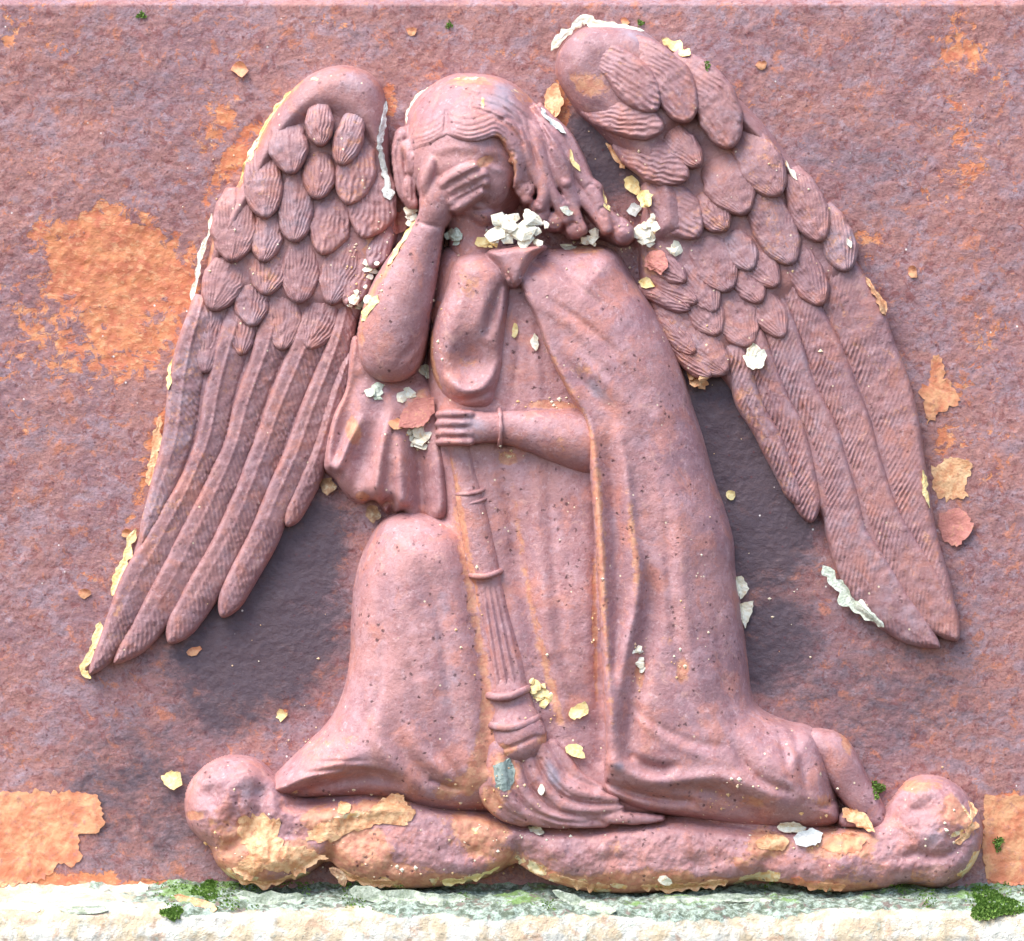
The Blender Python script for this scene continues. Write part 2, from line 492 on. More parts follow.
wall = link('wall', pv, pf, M_PANEL, None, pm_, True, (512, 470, -20))
tag(wall, 'pitted rusty iron panel, mauve and orange, behind the relief figure', 'wall panel', None, 'structure')

# ------------------------------------------------------------------ the angel
FIG = (520.0, 830.0, 0.0)
angel = empty('angel_relief', *FIG); ORIGIN['angel_relief'] = FIG
tag(angel, 'kneeling winged mourner in red painted iron relief, face hidden in one hand', 'relief figure')

# ---- body: head, neck, arms, hands, foot as one surface under the clothes
head = ball(466, 156, 66, 84, 6, 76)
head = np.where(YY > 165, head - 0.010 * (YY - 165) ** 2 * (head > NEG + 1), head)
head = smax(head, ball(492, 178, 20, 32, 44, 27), 8)             # far cheek
head = smax(head, ball(474, 200, 33, 29, 22, 36), 6)             # jaw
head = smax(head, ball(483, 216, 14, 11, 40, 17), 6)             # chin
B = head.copy()
B -= 2.2 * stroke([(474, 211, 1, 2.2), (484, 212, 1, 2.2), (494, 208, .6, 2)])   # mouth
B += 2.4 * stroke([(476, 207.5, .8, 3), (485, 208, 1, 3), (492, 205, .4, 2.5)])
B += 2.0 * stroke([(478, 216, .8, 3), (486, 216, 1, 3)])
B -= 2.8 * stroke([(488, 164, .6, 4), (497, 166, .8, 5), (505, 169, .4, 4)])      # eye hollow
B += 2.4 * stroke([(490, 168, .7, 3.2), (497, 171, 1, 3.5), (504, 172, .5, 3)])
B += 1.6 * stroke([(484, 153, .6, 4), (496, 154, 1, 4), (507, 158, .5, 4)])
facez = lambda x, y: float(head[int(round(y)) - Y0, int(round(x)) - X0])
capsule(B, [(468, 205, 24, 24), (474, 235, 22, 26), (480, 262, 18, 30)])
torso = inflate([(440, 262), (480, 250), (540, 258), (600, 258), (632, 300), (668, 380), (690, 450), (710, 560), (725, 690), (800, 740), (830, 800),
                 (700, 800), (500, 800), (330, 770), (372, 690), (372, 600), (392, 540), (450, 520), (440, 420), (436, 330)], 0, 30, 40)
B = smax(B, torso, 8)
arm = blank()
capsule(arm, [(391, 350, 30, 34), (393, 335, 32, 36), (398, 310, 36, 34.5), (406, 285, 40, 30.5), (416, 260, 44, 24.5), (425, 238, 50, 18.5), (431, 224, 54, 15.5), (435, 213, 57, 16)])
hand = blank()
capsule(hand, [(435, 214, 57, 16), (437, 204, 61, 17.5), (439, 194, 63, 16.5), (440, 188, 64, 13)], 0.85)
capsule(hand, [(434, 190, 64, 10), (447, 200, 64, 11), (452, 205, 64, 9)], 0.9)
for pts in ([(440, 188, 7.0), (452, 179.5, 6.4), (463, 173.5, 6.0), (474, 169, 5.2)],
            [(447, 195, 7.0), (460, 186.5, 6.6), (472, 180.5, 6.0), (483, 176, 5.2)],
            [(452, 202, 7.0), (464, 194.5, 6.4), (475, 188.5, 5.9), (485, 184, 5.0)],
            [(456, 209, 6.2), (466, 203, 5.8), (474, 198, 5.2), (481, 194, 4.4)]):
    n = len(pts)
    capsule(hand, [(x, y, max(facez(x, y) + 3.5 - 1.2 * (i == n - 1), 70 + 2 * i), r) for i, (x, y, r) in enumerate(pts)])
capsule(hand, [(428, 196, 66, 7), (426.5, 184, 70, 7), (429, 173, 72, 6.6), (432.5, 163.5, 72, 5.2)])   # thumb
hand = np.where(hand > NEG + 1, hand, NEG)
rarm = blank()
capsule(rarm, [(600, 446, 30, 30), (588, 443, 44, 31.5), (558, 436.5, 52, 26.5), (530, 431, 56, 21), (508, 428, 58, 17.5), (496, 427.5, 59, 16.2), (484, 427.5, 59, 16.2)], 0.92)
rh = blank()
capsule(rh, [(488, 427.5, 60, 16), (476, 427.5, 61, 17), (464, 428, 60, 17)], 0.8)
for y0, y1, r in ((414.5, 414, 5.2), (423.5, 423, 5.4), (433, 432.5, 5.3), (442, 441.5, 4.9)):
    capsule(rh, [(470, y0, 70, r), (458, y0 - 0.5, 71, r), (448, y1, 67, r), (441, y1 + 0.6, 58, r * 0.95), (438.5, y1 + 1, 48, r * 0.85)])
foot = blank()
capsule(foot, [(818, 744, 24, 15), (832, 752, 24, 19), (842, 768, 23, 20), (852, 786, 22, 18), (864, 802, 22, 16), (874, 815, 21, 14)])
capsule(foot, [(846, 820, 22, 9), (862, 819, 24, 10), (876, 819, 24, 11)])
limbs = smax(arm, hand, 5)
B = np.maximum(np.maximum(B, limbs), np.maximum(smax(rarm, rh, 4), foot))
B = blur(B, 0.95)
for a, b_, w in (((362, 350), (395, 372), .0), ):
    pass
B -= 2.6 * stroke([(397, 366, .3, 4), (410, 352, 1, 5), (424, 334, .6, 5)])       # elbow creases
B -= 1.6 * stroke([(405, 374, .3, 3), (416, 360, 1, 3.5), (427, 345, .5, 3)])
B -= 1.6 * stroke([(421, 224, .7, 2.0), (432, 227, 1, 2.0), (444, 229, .7, 2.0)])  # wrist
for yk in (418.6, 428, 437.6):                                                      # between the fingers
    B -= 2.2 * stroke([(439, yk, .5, 1.7), (450, yk, 1, 1.7), (460, yk, .8, 1.7), (467, yk, .0, 1.5)])
for a, b_ in (((444, 188), (477, 171)), ((449, 196), (485, 179)), ((454, 203), (483, 188))):
    B -= 1.6 * stroke([(a[0], a[1], .7, 1.5), (b_[0], b_[1], 1, 1.5)])
for kx, ky in ((445, 187), (451, 195), (455, 203), (459, 209)):
    B += 1.6 * blob(kx, ky, 3.2, 3.2)
for (kx, ky), (mx, my) in (((459, 175), (463, 178)), ((467, 181), (471, 184)), ((470, 190), (473, 193.5)), ((470, 199), (472, 202))):
    B -= 1.1 * stroke([(kx, ky, 1, 1.1), (mx, my, 1, 1.1)])
for kx in (462, 465):
    B += 0.9 * (blob(kx, 414, 3, 2.4) + blob(kx, 423.5, 3, 2.4) + blob(kx, 433, 3, 2.4))
B -= 1.6 * stroke([(441, 160, .4, 6), (456, 157, .8, 6), (472, 158, .5, 6)]) - 1.2 * stroke([(440, 153, .5, 4), (458, 150, .8, 4), (474, 152, .5, 4)])
B += 0.45 * fbm(NX, NY, 22, 41, 3)
ora = stroke([(414, 222, .25, 5), (392, 262, .35, 5), (368, 305, .3, 6), (360, 360, .2, 9)])
ora = np.maximum(ora, np.maximum(blob(560, 440, 40, 26, 0, .2), blob(484, 164, 10, 6, -.4, .55)))
ora = np.maximum(ora, blob(846, 742, 6, 14, -.3, .5))
crm = stroke([(416, 222, .5, 2.2), (404, 242, .5, 2.2), (388, 268, .3, 2)])
body = field_mesh('body', B, M_BODY, angel, (ora, crm, blob(470, 425, 26, 18, 0, .5) + blob(430, 270, 10, 40, .3, .2)))

# ---- hair
hp = [(404, 150), (404, 126), (408, 110), (424, 89), (449, 77), (487, 74), (513, 82), (532, 98), (543, 111), (552, 126), (566, 139), (570, 158), (566, 175),
      (548, 190), (528, 200), (512, 190), (480, 200), (440, 200), (404, 192)]
fo = sdf([(404, 160), (417, 153), (431, 149), (446, 140.5), (458, 143.5), (470, 146), (484, 144), (496, 140), (505, 147), (511, 160), (513, 178), (508, 200), (490, 232), (450, 234),
          (420, 214), (410, 190)])
dome = ball(474, 156, 75, 86, 6, 82)
dh = sdf(hp)
H = np.where((dh > 0) & (fo < 0), np.maximum(dome, 18 + 0 * dome) - 8 * (1 - rnd(dh, 9)) - 9 * (1 - rnd(-fo, 7)), NEG).astype(np.float32)
locks = blank()
capsule(locks, [(404, 136, 30, 10), (401, 152, 30, 10), (402, 172, 30, 9), (405, 190, 28, 9), (411, 203, 26, 7)])
capsule(locks, [(409, 148, 40, 8), (414, 158, 46, 8), (413, 170, 44, 7)])
capsule(locks, [(414, 178, 40, 7), (410, 192, 38, 7), (414, 204, 36, 6)])
capsule(locks, [(506, 138, 66, 8), (512, 150, 64, 8), (517, 158, 62, 7), (511, 162, 62, 4.5)])
ENDS = []
g1 = spline([(508, 120), (518, 142), (525, 166), (529, 186), (525, 200)], 2.0)
g2 = spline([(540, 104), (560, 132), (574, 158), (596, 192), (622, 226)], 2.0)
NL = 9
for k in range(NL):
    t = k / (NL - 1.0)
    u_ = np.linspace(0, 1, 15)
    P1 = np.stack([np.interp(u_, np.linspace(0, 1, len(g1)), g1[:, j]) for j in (0, 1)], 1)
    P2 = np.stack([np.interp(u_, np.linspace(0, 1, len(g2)), g2[:, j]) for j in (0, 1)], 1)
    Q = P1 * (1 - t) + P2 * t
    Q[:, 1] += 12 * math.sin(math.pi * t) * u_ ** 2
    w_ = 6.0 * u_ ** 0.8 * np.sin(u_ * 6.5 + 2.3 * k)
    Q[:, 0] += w_; Q[:, 1] -= 0.5 * w_
    z0_ = 62 - 26 * t + (4 if k % 2 else 0)
    L = [(x, y, z0_ - 9 * u * (1 - t) + 2.0 * math.sin(7 * u + k), 2.2 + 4.6 * min(1, u * 3.2) + 1.0 * math.sin(math.pi * u)) for (x, y), u in zip(Q, u_)]
    L = [(x, y, z - 9 * max(0, 1 - 4 * u), r_) for (x, y, z, r_), u in zip(L, u_)]
    capsule(locks, L)
BALLS = [(524, 190, 52, 10.5), (536, 207, 48, 8), (553, 221, 45, 10), (574, 229, 42, 10), (592, 190, 38, 11), (604, 212, 34, 9), (566, 204, 46, 7)]
for bx, by, bz, br in BALLS:
    capsule(locks, [(bx, by, bz, br), (bx + 1, by + 1, bz, br)])
capsule(locks, [(619, 226, 34, 10), (623, 233, 36, 12)])
capsule(locks, [(586, 182, 36, 8), (592, 189, 39, 10)])
capsule(locks, [(561, 180, 50, 5), (566, 184, 52, 6)])
curlbase = inflate([(516, 100), (545, 112), (566, 136), (574, 158), (592, 176), (606, 192), (614, 214), (632, 228), (634, 240), (622, 247), (604, 240), (584, 238), (558, 232), (540, 216), (526, 204), (514, 186)], 0, 22, 12)
H = smax(np.maximum(H, curlbase), locks, 1.6)
H = blur(H, 0.8)
for pts in ([(412, 150), (431, 145), (443, 137), (447, 126), (447, 112)], [(450, 138), (468, 143), (484, 140), (495, 136), (505, 142), (512, 153)]):
    for k, dy in enumerate((0.5, 4.0, 8.0, 13.0, 19.0, 26.0)):
        a = (1.7, 1.7, 1.3, 1.0, .7, .45)[k]
        P = [(x, y - dy - (0.10 * dy * ((x - 440) / 30) if x > 440 else 0), 1 if 0 < i < len(pts) - 1 else .3, 1.5) for i, (x, y) in enumerate(pts)]
        if pts[0][0] < 430: P = P[:4]
        H -= a * stroke(P)
H -= 3.0 * stroke([(447, 141, 1, 3), (448, 126, .8, 3), (449, 108, .35, 5), (452, 92, 0.1, 6)])
H -= 2.5 * stroke([(496, 124, .3, 2), (508, 120, 1, 2.4), (520, 126, .6, 2.5)])
for L in ([(480, 96), (500, 106), (516, 124), (523, 146)], [(528, 108), (540, 126), (550, 148)], [(428, 104), (420, 120), (416, 134)], [(440, 96), (432, 114), (428, 132)], [(508, 100), (520, 118), (527, 140)], [(399, 142), (397, 158), (400, 176), (405, 194)], [(405, 140), (404, 158), (407, 176), (409, 198)], [(411, 152), (410, 166), (413, 182), (413, 200)]):
    H -= 1.9 * stroke([(x, y, 1, 1.7) for x, y in L])
ga = spline([(452, 112), (478, 116), (500, 124), (515, 146), (520, 172), (522, 190)], 3.0)
gb = spline([(470, 76), (512, 84), (540, 106), (560, 138), (584, 176), (612, 212)], 3.0)
for k in range(1, 9):
    t = k / 9.0
    m_ = 24
    A_ = np.stack([np.interp(np.linspace(0, 1, m_), np.linspace(0, 1, len(ga)), ga[:, j]) for j in (0, 1)], 1)
    B_ = np.stack([np.interp(np.linspace(0, 1, m_), np.linspace(0, 1, len(gb)), gb[:, j]) for j in (0, 1)], 1)
    Q_ = A_ * (1 - t) + B_ * t
    Q_[:, 0] += 1.8 * np.sin(np.linspace(0, 9, m_) + k * 1.7)
    H += (2.6 if k % 2 else -0.6) * stroke([(x, y, min(1, i / 7.0) * float(np.clip((175 - y) / 18, 0, 1)), 4.2) for i, (x, y) in enumerate(Q_ + np.array([3.0, -2.0]))])
    H -= (2.6 if k % 2 else 1.5) * stroke([(x, y, min(1, i / 7.0) * float(np.clip((158 - y) / 18, 0, 1)), 1.9) for i, (x, y) in enumerate(Q_)])
for cx_, cy_, r0 in [(bx, by, br * .62) for bx, by, bz, br in BALLS] + [(623, 233, 7), (417, 164, 4.5), (512, 157, 4)]:
    H -= 1.2 * stroke([(cx_ + r0 * (1.25 - .13 * t) * math.cos(t + cx_), cy_ + r0 * (1.15 - .13 * t) * math.sin(t + cx_), min(1, .3 + .3 * t), 1.5) for t in np.linspace(0.6, 4.6, 10)])
H += 0.5 * fbm(NX, NY, 18, 51, 3)
ora = np.maximum(np.maximum(blob(508, 172, 9, 20, .2, .62), blob(500, 143, 7, 12, -.6, .45)), np.maximum(blob(470, 82, 50, 8, 0, .34), blob(525, 95, 16, 14, .6, .34)))
crm = np.maximum(np.maximum(blob(466, 79, 40, 4.5, 0, .5), blob(483, 106, 3.5, 11, -.1, .55)), np.maximum(blob(508, 172, 4.5, 13, .3, .55), blob(516, 92, 16, 5, .5, .42)))
hair = field_mesh('hair', H, M_BODY, angel, (ora, crm, blob(500, 100, 26, 24, 0, .55)))

# ---- gown
leg = inflate([(388, 516), (366, 545), (355, 580), (351, 620), (350, 655), (343, 692), (328, 722), (300, 750), (276, 774), (262, 792), (280, 800), (330, 798), (380, 800), (430, 812),
               (480, 814), (540, 800), (530, 700), (500, 600), (470, 535), (430, 512)], 0, 74, 62, 2.2)
mid = inflate([(440, 252), (480, 246), (560, 250), (610, 300), (650, 420), (670, 560), (690, 700), (690, 800), (600, 822), (480, 812), (430, 790), (430, 640), (440, 520), (428, 420), (428, 330)],
              0, 52, 34, 2.2)
Gn = smax(leg, mid, 12)
Gn = smax(Gn, ball(560, 620, 80, 150, 0, 60), 14)
Gn = blur(Gn, 1.2)
Gn -= 7 * stroke([(455, 505, .2, 8), (468, 580, .7, 9), (484, 680, 1, 10), (490, 760, 1, 10)])        # trough beside the torch
Gn -= 8 * stroke([(500, 440, .4, 9), (512, 520, .8, 10), (526, 600, 1, 10), (546, 690, .8, 12)])
Gn -= 12 * stroke([(287, 798, .5, 4), (310, 788, .9, 6), (345, 779, 1, 8), (375, 776, .9, 8), (400, 781, .4, 7)])   # opened hem fold
Gn -= 3 * stroke([(308, 772, .5, 2.5), (330, 769, 1, 2.6), (362, 768, .9, 3), (388, 773, .3, 3)])
Gn -= 1.8 * stroke([(310, 761, .5, 2), (335, 760, 1, 2), (362, 759, .3, 2)])
Gn += 2.6 * stroke([(300, 779, .3, 3), (330, 772, 1, 3), (365, 765, .9, 4), (392, 771, .5, 4)])
Gn += 4 * stroke([(372, 700, .2, 9), (378, 740, .8, 9), (398, 770, 1, 9), (430, 795, 1, 8), (470, 804, .4, 7)])
Gn -= 4 * stroke([(386, 690, .2, 7), (396, 735, .8, 8), (420, 768, 1, 7), (452, 786, .5, 6)])
Gn -= 3.4 * stroke([(420, 700, .2, 7), (436, 745, 1, 7), (462, 778, .7, 6)])
Gn += 2.5 * stroke([(404, 695, .2, 7), (416, 740, .8, 7), (442, 772, .8, 6)])
Gn -= 4 * stroke([(432, 779, .7, 2.6), (448, 785, 1, 3), (462, 788, .3, 3)])
Gn -= 4 * stroke([(560, 300, .3, 6), (570, 360, 1, 9), (588, 410, 1, 9)])
Gn -= 3.5 * stroke([(596, 480, .7, 6), (596, 560, 1, 6), (598, 660, 1, 7), (600, 760, 1, 8)])
Gn += 2.5 * stroke([(530, 320, .3, 4), (536, 360, 1, 5), (540, 402, .4, 5)])
Gn -= 2.5 * stroke([(519, 310, .3, 3), (518, 360, 1, 4), (512, 402, .6, 5)])
Gn += 2.2 * stroke([(560, 720, .2, 8), (566, 760, 1, 8), (590, 800, .6, 8)]) - 1.6 * stroke([(575, 690, .2, 6), (582, 740, 1, 6), (600, 780, .6, 6)])
Gn += -2.6 * stroke([(372, 560, .2, 5), (384, 620, .9, 6), (380, 690, 1, 6), (356, 738, .5, 6)]) + 2.4 * stroke([(360, 610, .2, 6), (364, 670, .9, 7), (346, 722, .6, 7)]) - 2.2 * stroke([(420, 560, .2, 4), (440, 620, .9, 5), (450, 700, 1, 6), (462, 760, .6, 6)]) + 2.0 * stroke([(410, 600, .2, 6), (424, 670, .9, 7), (436, 740, .5, 7)])
Gn += 2.0 * stroke([(470, 300, .3, 4), (476, 350, .8, 4), (482, 398, .3, 4)]) - 2.2 * stroke([(548, 452, .2, 4), (552, 540, .9, 5), (562, 640, 1, 6), (574, 720, .4, 6)]) + 2.2 * stroke([(536, 460, .2, 5), (540, 550, .9, 6), (550, 650, .8, 6)])
Gn += 0.9 * fbm(NX, NY, 60, 61, 3) + 0.5 * fbm(NX, NY, 14, 62, 3)
ora = np.maximum(np.maximum(stroke([(455, 510, .3, 7), (470, 590, .35, 8), (486, 690, .4, 8), (478, 770, .5, 16), (440, 792, .4, 10)]), blob(330, 745, 60, 16, -.2, .25)),
                 np.maximum(blob(508, 458, 12, 8, 0, .55), stroke([(512, 480, .25, 5), (530, 600, .3, 6), (560, 720, .35, 8)])))
ora = np.maximum(ora, np.maximum(blob(548, 405, 36, 5, 0, .5), stroke([(594, 560, .3, 4), (594, 620, .4, 4), (596, 700, .3, 4)])))
crm = np.maximum(blob(508, 456, 9, 4, 0, .55), np.maximum(blob(296, 792, 8, 5, -.3, .55), blob(448, 778, 13, 3.5, .25, .55)))
crm = np.maximum(crm, np.maximum(blob(474, 772, 4, 14, 0, .45), blob(350, 738, 30, 4, 0, .36)))
gown = field_mesh('gown', Gn, M_CLOTH, angel, (ora, crm, blob(450, 690, 20, 60, -.2, .4) + blob(440, 600, 20, 40, 0, .25)))

# ---- cloak with its clasp
big = inflate([(440, 262), (500, 246), (560, 245), (590, 243), (616, 250), (632, 274), (651, 300), (668, 331), (682, 364), (693, 402), (704, 436), (715, 477), (727, 511), (735, 541),
               (737, 571), (742, 606), (748, 654), (754, 697), (768, 712), (790, 721), (808, 725), (820, 734), (832, 760), (838, 790), (840, 826), (760, 832), (705, 826), (640, 822),
               (560, 820), (480, 800), (440, 700), (420, 500), (420, 350)], 0, 74, 70, 2.0)
cp = sdf([(512, 262), (540, 253), (562, 245), (590, 242), (616, 249), (632, 274), (651, 300), (668, 331), (682, 364), (693, 402), (704, 436), (715, 477), (727, 511), (735, 541),
          (737, 571), (742, 606), (748, 654), (754, 697), (768, 712), (790, 721), (808, 725), (820, 734), (832, 760), (838, 790), (838, 824), (800, 830), (760, 829), (705, 821), (655, 814), (625, 806),
          (604, 790), (603, 765), (603, 720), (600, 650), (597, 590), (593, 530), (588, 470), (585, 425), (570, 398), (549, 358), (534, 318), (522, 294)])
C = np.where(cp > 0, big - 15 * (1 - rnd(cp, 9)), NEG).astype(np.float32)
C = blur(C, 1.1)
Cm = C > -6


def cad(a, m):
    global C
    C = np.where(Cm, C + a * m, C)


cad(6.0, stroke([(527, 300, .5, 6), (541, 338, .7, 6), (562, 380, .8, 6), (580, 412, .9, 6), (592, 445, 1, 6), (599, 530, 1, 6), (602, 590, 1, 6), (605, 650, 1, 6), (610, 716, 1, 7), (615, 760, .6, 9)]))
cad(-7.0, stroke([(606, 440, .3, 6), (612, 480, .9, 7), (615, 540, 1, 8), (618, 600, 1, 8), (616, 640, .6, 5), (614, 670, .2, 4)]))
cad(5.5, stroke([(618, 430, .3, 6), (625, 470, .9, 6), (630, 520, 1, 6), (637, 570, 1, 6.5), (636, 600, 1, 6), (628, 640, 1, 6), (620, 680, .8, 7), (614, 720, .4, 8)]))
cad(-10.0, stroke([(646, 560, .1, 6), (650, 590, .9, 9), (648, 625, 1, 11), (640, 665, .9, 10), (632, 710, .8, 9), (628, 750, .6, 8)]))
cad(3.0, stroke([(566, 345, .2, 6), (590, 370, .9, 6), (620, 400, .6, 8), (640, 430, .2, 9)]))
cad(-3.2, stroke([(562, 358, .2, 4), (583, 383, 1, 5), (604, 404, .7, 6), (616, 425, .2, 6)]))
cad(-2.2, stroke([(640, 440, .3, 6), (650, 500, 1, 8), (662, 560, .6, 8)]))
cad(2.2, stroke([(660, 420, .2, 10), (680, 520, 1, 12), (690, 620, .6, 12)]))
cad(-2.0, blob(546, 289, 11, 11))
cad(6.5, blob(546, 281, 19, 20))
cad(-8, stroke([(632, 756, .6, 5), (646, 765, 1, 7), (660, 768, .9, 6), (674, 764, .2, 5)]))            # hollow above the hem
cad(6, stroke([(612, 762, .6, 8), (640, 778, 1, 8), (675, 780, 1, 8), (715, 776, .9, 9), (750, 786, .8, 9), (790, 806, .5, 9)]))
cad(-9, stroke([(606, 782, .6, 4), (630, 790, .9, 5), (660, 797, .8, 4), (690, 800, .6, 4)]))
cad(-8, stroke([(674, 788, .4, 5), (700, 788, 1, 7), (725, 795, 1, 9), (745, 806, .9, 8), (760, 818, .4, 6)]))
cad(4, stroke([(612, 790, .4, 4), (650, 806, 1, 5), (690, 811, 1, 6), (730, 818, .6, 6)]))
cad(-5, stroke([(733, 742, .3, 4), (740, 758, 1, 5), (752, 772, 1, 5.5), (770, 784, .8, 5), (790, 790, .4, 5)]))
cad(4, stroke([(745, 735, .4, 9), (765, 755, 1, 10), (785, 770, .6, 10)]))
cad(-4, stroke([(790, 724, .4, 4), (797, 745, 1, 5), (803, 775, .9, 5), (806, 795, .3, 4)]))
cad(4.5, stroke([(802, 728, .6, 5), (813, 745, 1, 6), (820, 775, 1, 6), (820, 800, .5, 6)]))
cad(-3.5, stroke([(776, 728, .3, 4), (784, 752, 1, 5), (788, 775, .4, 5)]))
cad(-5, stroke([(806, 800, .4, 4), (822, 806, 1, 4), (836, 800, .8, 4)]))
# left-hand bag of the cloak over the breast, and the drape under the elbow
bag_p = [(455, 258), (488, 252), (512, 268), (512, 300), (508, 336), (504, 374), (494, 406), (473, 411), (448, 402), (434, 380), (429, 350), (433, 322), (443, 292)]
bg = inflate(bag_p, 30, 44, 26, 2.0)
bg = np.where(bg > NEG + 1, bg - 17 * blob(471, 363, 23, 24) + 6 * stroke([(448, 380, .5, 6), (465, 391, 1, 6.5), (484, 386, 1, 6.5), (497, 368, .9, 6), (499, 352, .4, 5)])
              - 8 * stroke([(500, 288, .4, 3), (494, 308, 1, 4.5), (487, 334, .5, 4)]) + 5 * stroke([(505, 292, .5, 4), (503, 318, 1, 4.5), (497, 345, .6, 5)])
              - 4 * stroke([(508, 300, .2, 2), (507, 318, 1, 2.5), (502, 335, .2, 3)]) - 5 * stroke([(442, 396, .3, 3), (466, 400, 1, 3), (492, 392, .6, 3)]) + 3.5 * stroke([(478, 275, .4, 8), (484, 300, 1, 8), (476, 330, .4, 8)]), NEG)
flap = inflate([(486, 252), (508, 246), (534, 244), (548, 247), (536, 258), (528, 272), (522, 286), (514, 291), (506, 284), (496, 268)], 46, 34, 10)
drape_p = [(352, 335), (380, 350), (420, 360), (440, 400), (452, 440), (456, 505), (440, 525), (412, 522), (403, 512), (388, 516), (374, 500), (361, 504), (347, 497), (333, 479), (323, 468), (326, 440), (333, 413),
           (345, 386)]
dr = inflate(drape_p, 0, 36, 16, 2.0)
drm = dr > NEG + 1
da = (7 * stroke([(354, 340, .8, 5), (346, 385, 1, 5), (335, 413, 1, 5), (329, 440, 1, 5), (327, 466, .8, 5)]) - 6 * stroke([(358, 380, .4, 6), (347, 420, 1, 7), (338, 455, .5, 5)])
      + 6 * stroke([(360, 420, .3, 5), (350, 440, 1, 5), (338, 468, .9, 5)]) - 5 * stroke([(372, 430, .4, 8), (362, 460, 1, 9), (354, 490, .6, 7)])
      + 9 * stroke([(392, 410, .2, 7), (384, 440, .8, 7), (379, 470, 1, 7), (376, 497, 1, 7)]) + 8 * stroke([(398, 430, .3, 8), (400, 460, .9, 8), (402, 500, 1, 8)])
      - 10 * stroke([(414, 430, .4, 7), (420, 470, 1, 8), (422, 515, 1, 8)]) + 5 * stroke([(436, 440, .4, 6), (440, 480, 1, 7), (442, 515, .8, 7)])
      - 16 * stroke([(384, 504, .8, 4), (391, 502, 1, 5), (391, 512, 1, 4)]) - 14 * blob(412, 375, 28, 16))
dr = np.where(drm, dr + 1.45 * da, NEG)
bg2 = blur(np.maximum(bg, flap), 1.0)
dr = blur(dr, 1.0)
cadx = (-2.4 * stroke([(560, 262, .2, 4), (572, 282, .9, 4), (600, 306, .7, 5), (626, 330, .2, 5)]) - 2.0 * stroke([(612, 690, .2, 4), (650, 720, .8, 5), (690, 740, .9, 5), (730, 745, .3, 5)])
        + 2.0 * stroke([(620, 700, .2, 5), (655, 732, .8, 5), (695, 752, .8, 6), (728, 758, .2, 6)])
        -2.2 * stroke([(545, 300, .2, 4), (575, 318, .8, 4), (612, 352, 1, 5), (650, 410, .4, 6)]) + 1.8 * stroke([(540, 308, .2, 4), (572, 328, .9, 5), (604, 362, .8, 6), (636, 416, .3, 6)])
        - 2.6 * stroke([(664, 480, .2, 4), (668, 560, .8, 5), (676, 650, 1, 6), (700, 730, .7, 7), (730, 770, .3, 6)]) + 2.0 * stroke([(676, 500, .2, 5), (682, 580, .8, 6), (692, 660, .9, 7), (716, 730, .5, 8)])
        - 2.2 * stroke([(716, 600, .2, 4), (720, 660, .9, 5), (735, 720, .8, 6)]))
C = np.where(Cm, C + cadx, C)
Cl = np.maximum(C, bg2)
Cl += 0.8 * fbm(NX, NY, 50, 71, 3) + 0.45 * fbm(NX, NY, 13, 72, 3)
ora = np.maximum(stroke([(541, 338, .25, 8), (562, 380, .3, 9), (592, 445, .34, 7), (599, 530, .38, 7), (602, 590, .36, 7), (606, 650, .3, 7), (611, 720, .25, 7)]),
                 stroke([(627, 490, .25, 6), (631, 529, .36, 6), (636, 570, .36, 6), (634, 600, .25, 6)]))
ora = np.maximum(ora, np.maximum(np.maximum(blob(640, 672, 6, 18, 0, .5), blob(682, 668, 9, 16, 0, .45)), np.maximum(blob(585, 372, 30, 16, .6, .25), blob(665, 640, 12, 9, 0, .3))))
ora = np.maximum(ora, np.maximum(blob(585, 250, 26, 7, 0, .4), np.maximum(blob(468, 285, 20, 20, 0, .3), blob(470, 365, 20, 16, 0, .25))))
ora = np.maximum(ora, stroke([(432, 330, .4, 3), (432, 360, .5, 3), (440, 390, .4, 4)]))
ora = np.maximum(ora, np.maximum(blob(755, 800, 18, 8, .2, .4), blob(822, 800, 16, 12, 0, .35)))
crm = np.maximum(np.maximum(blob(720, 806, 16, 3, .5, .5), blob(583, 247, 16, 3, 0, .5)), np.maximum(blob(634, 600, 1, 1, 0, 0), blob(820, 775, 4, 9, 0, .5)))
blu = np.maximum(np.maximum(blob(600, 395, 26, 10, .7, .5), blob(612, 560, 5, 90, 0, .35)), np.maximum(blob(484, 330, 16, 22, 0, .35), blob(618, 765, 9, 8, 0, .6)))
cloak = field_mesh('cloak', Cl, M_CLOTH, angel, (ora, crm, blu))
dr += 0.6 * fbm(NX, NY, 20, 73, 3)
drp = field_mesh('hanging_sleeve', dr, M_CLOTH, angel, (np.maximum(np.maximum(blob(354, 432, 8, 16, -.2, .62), blob(420, 400, 20, 14, 0, .4)), blob(362, 497, 8, 6, 0, .5)), None, None))
clasp = blank()
capsule(clasp, [(513, 274, 70, 9.5), (514, 277, 70, 9.5)], 0.9)
clasp = blur(clasp, 0.6)
for k in range(8):
    t = k * math.pi / 4 + 0.2
    clasp -= 1.6 * stroke([(513 + 2.5 * math.cos(t), 274 + 2.5 * math.sin(t), .6, 1.1), (513 + 9 * math.cos(t), 275 + 9 * math.sin(t), 1, 1.4)])
field_mesh('clasp', clasp, M_BODY, cloak)
brc = blank()
capsule(brc, [(499.5, 409.5, 58, 3.2), (500, 413, 66, 3.4), (500.5, 419, 72, 3.4), (500.7, 428, 75, 3.4), (500.5, 437, 72, 3.4), (500, 443, 65, 3.4), (499.5, 446, 58, 3.2)])
field_mesh('bracelet', blur(brc, 0.6), M_BODY, angel)


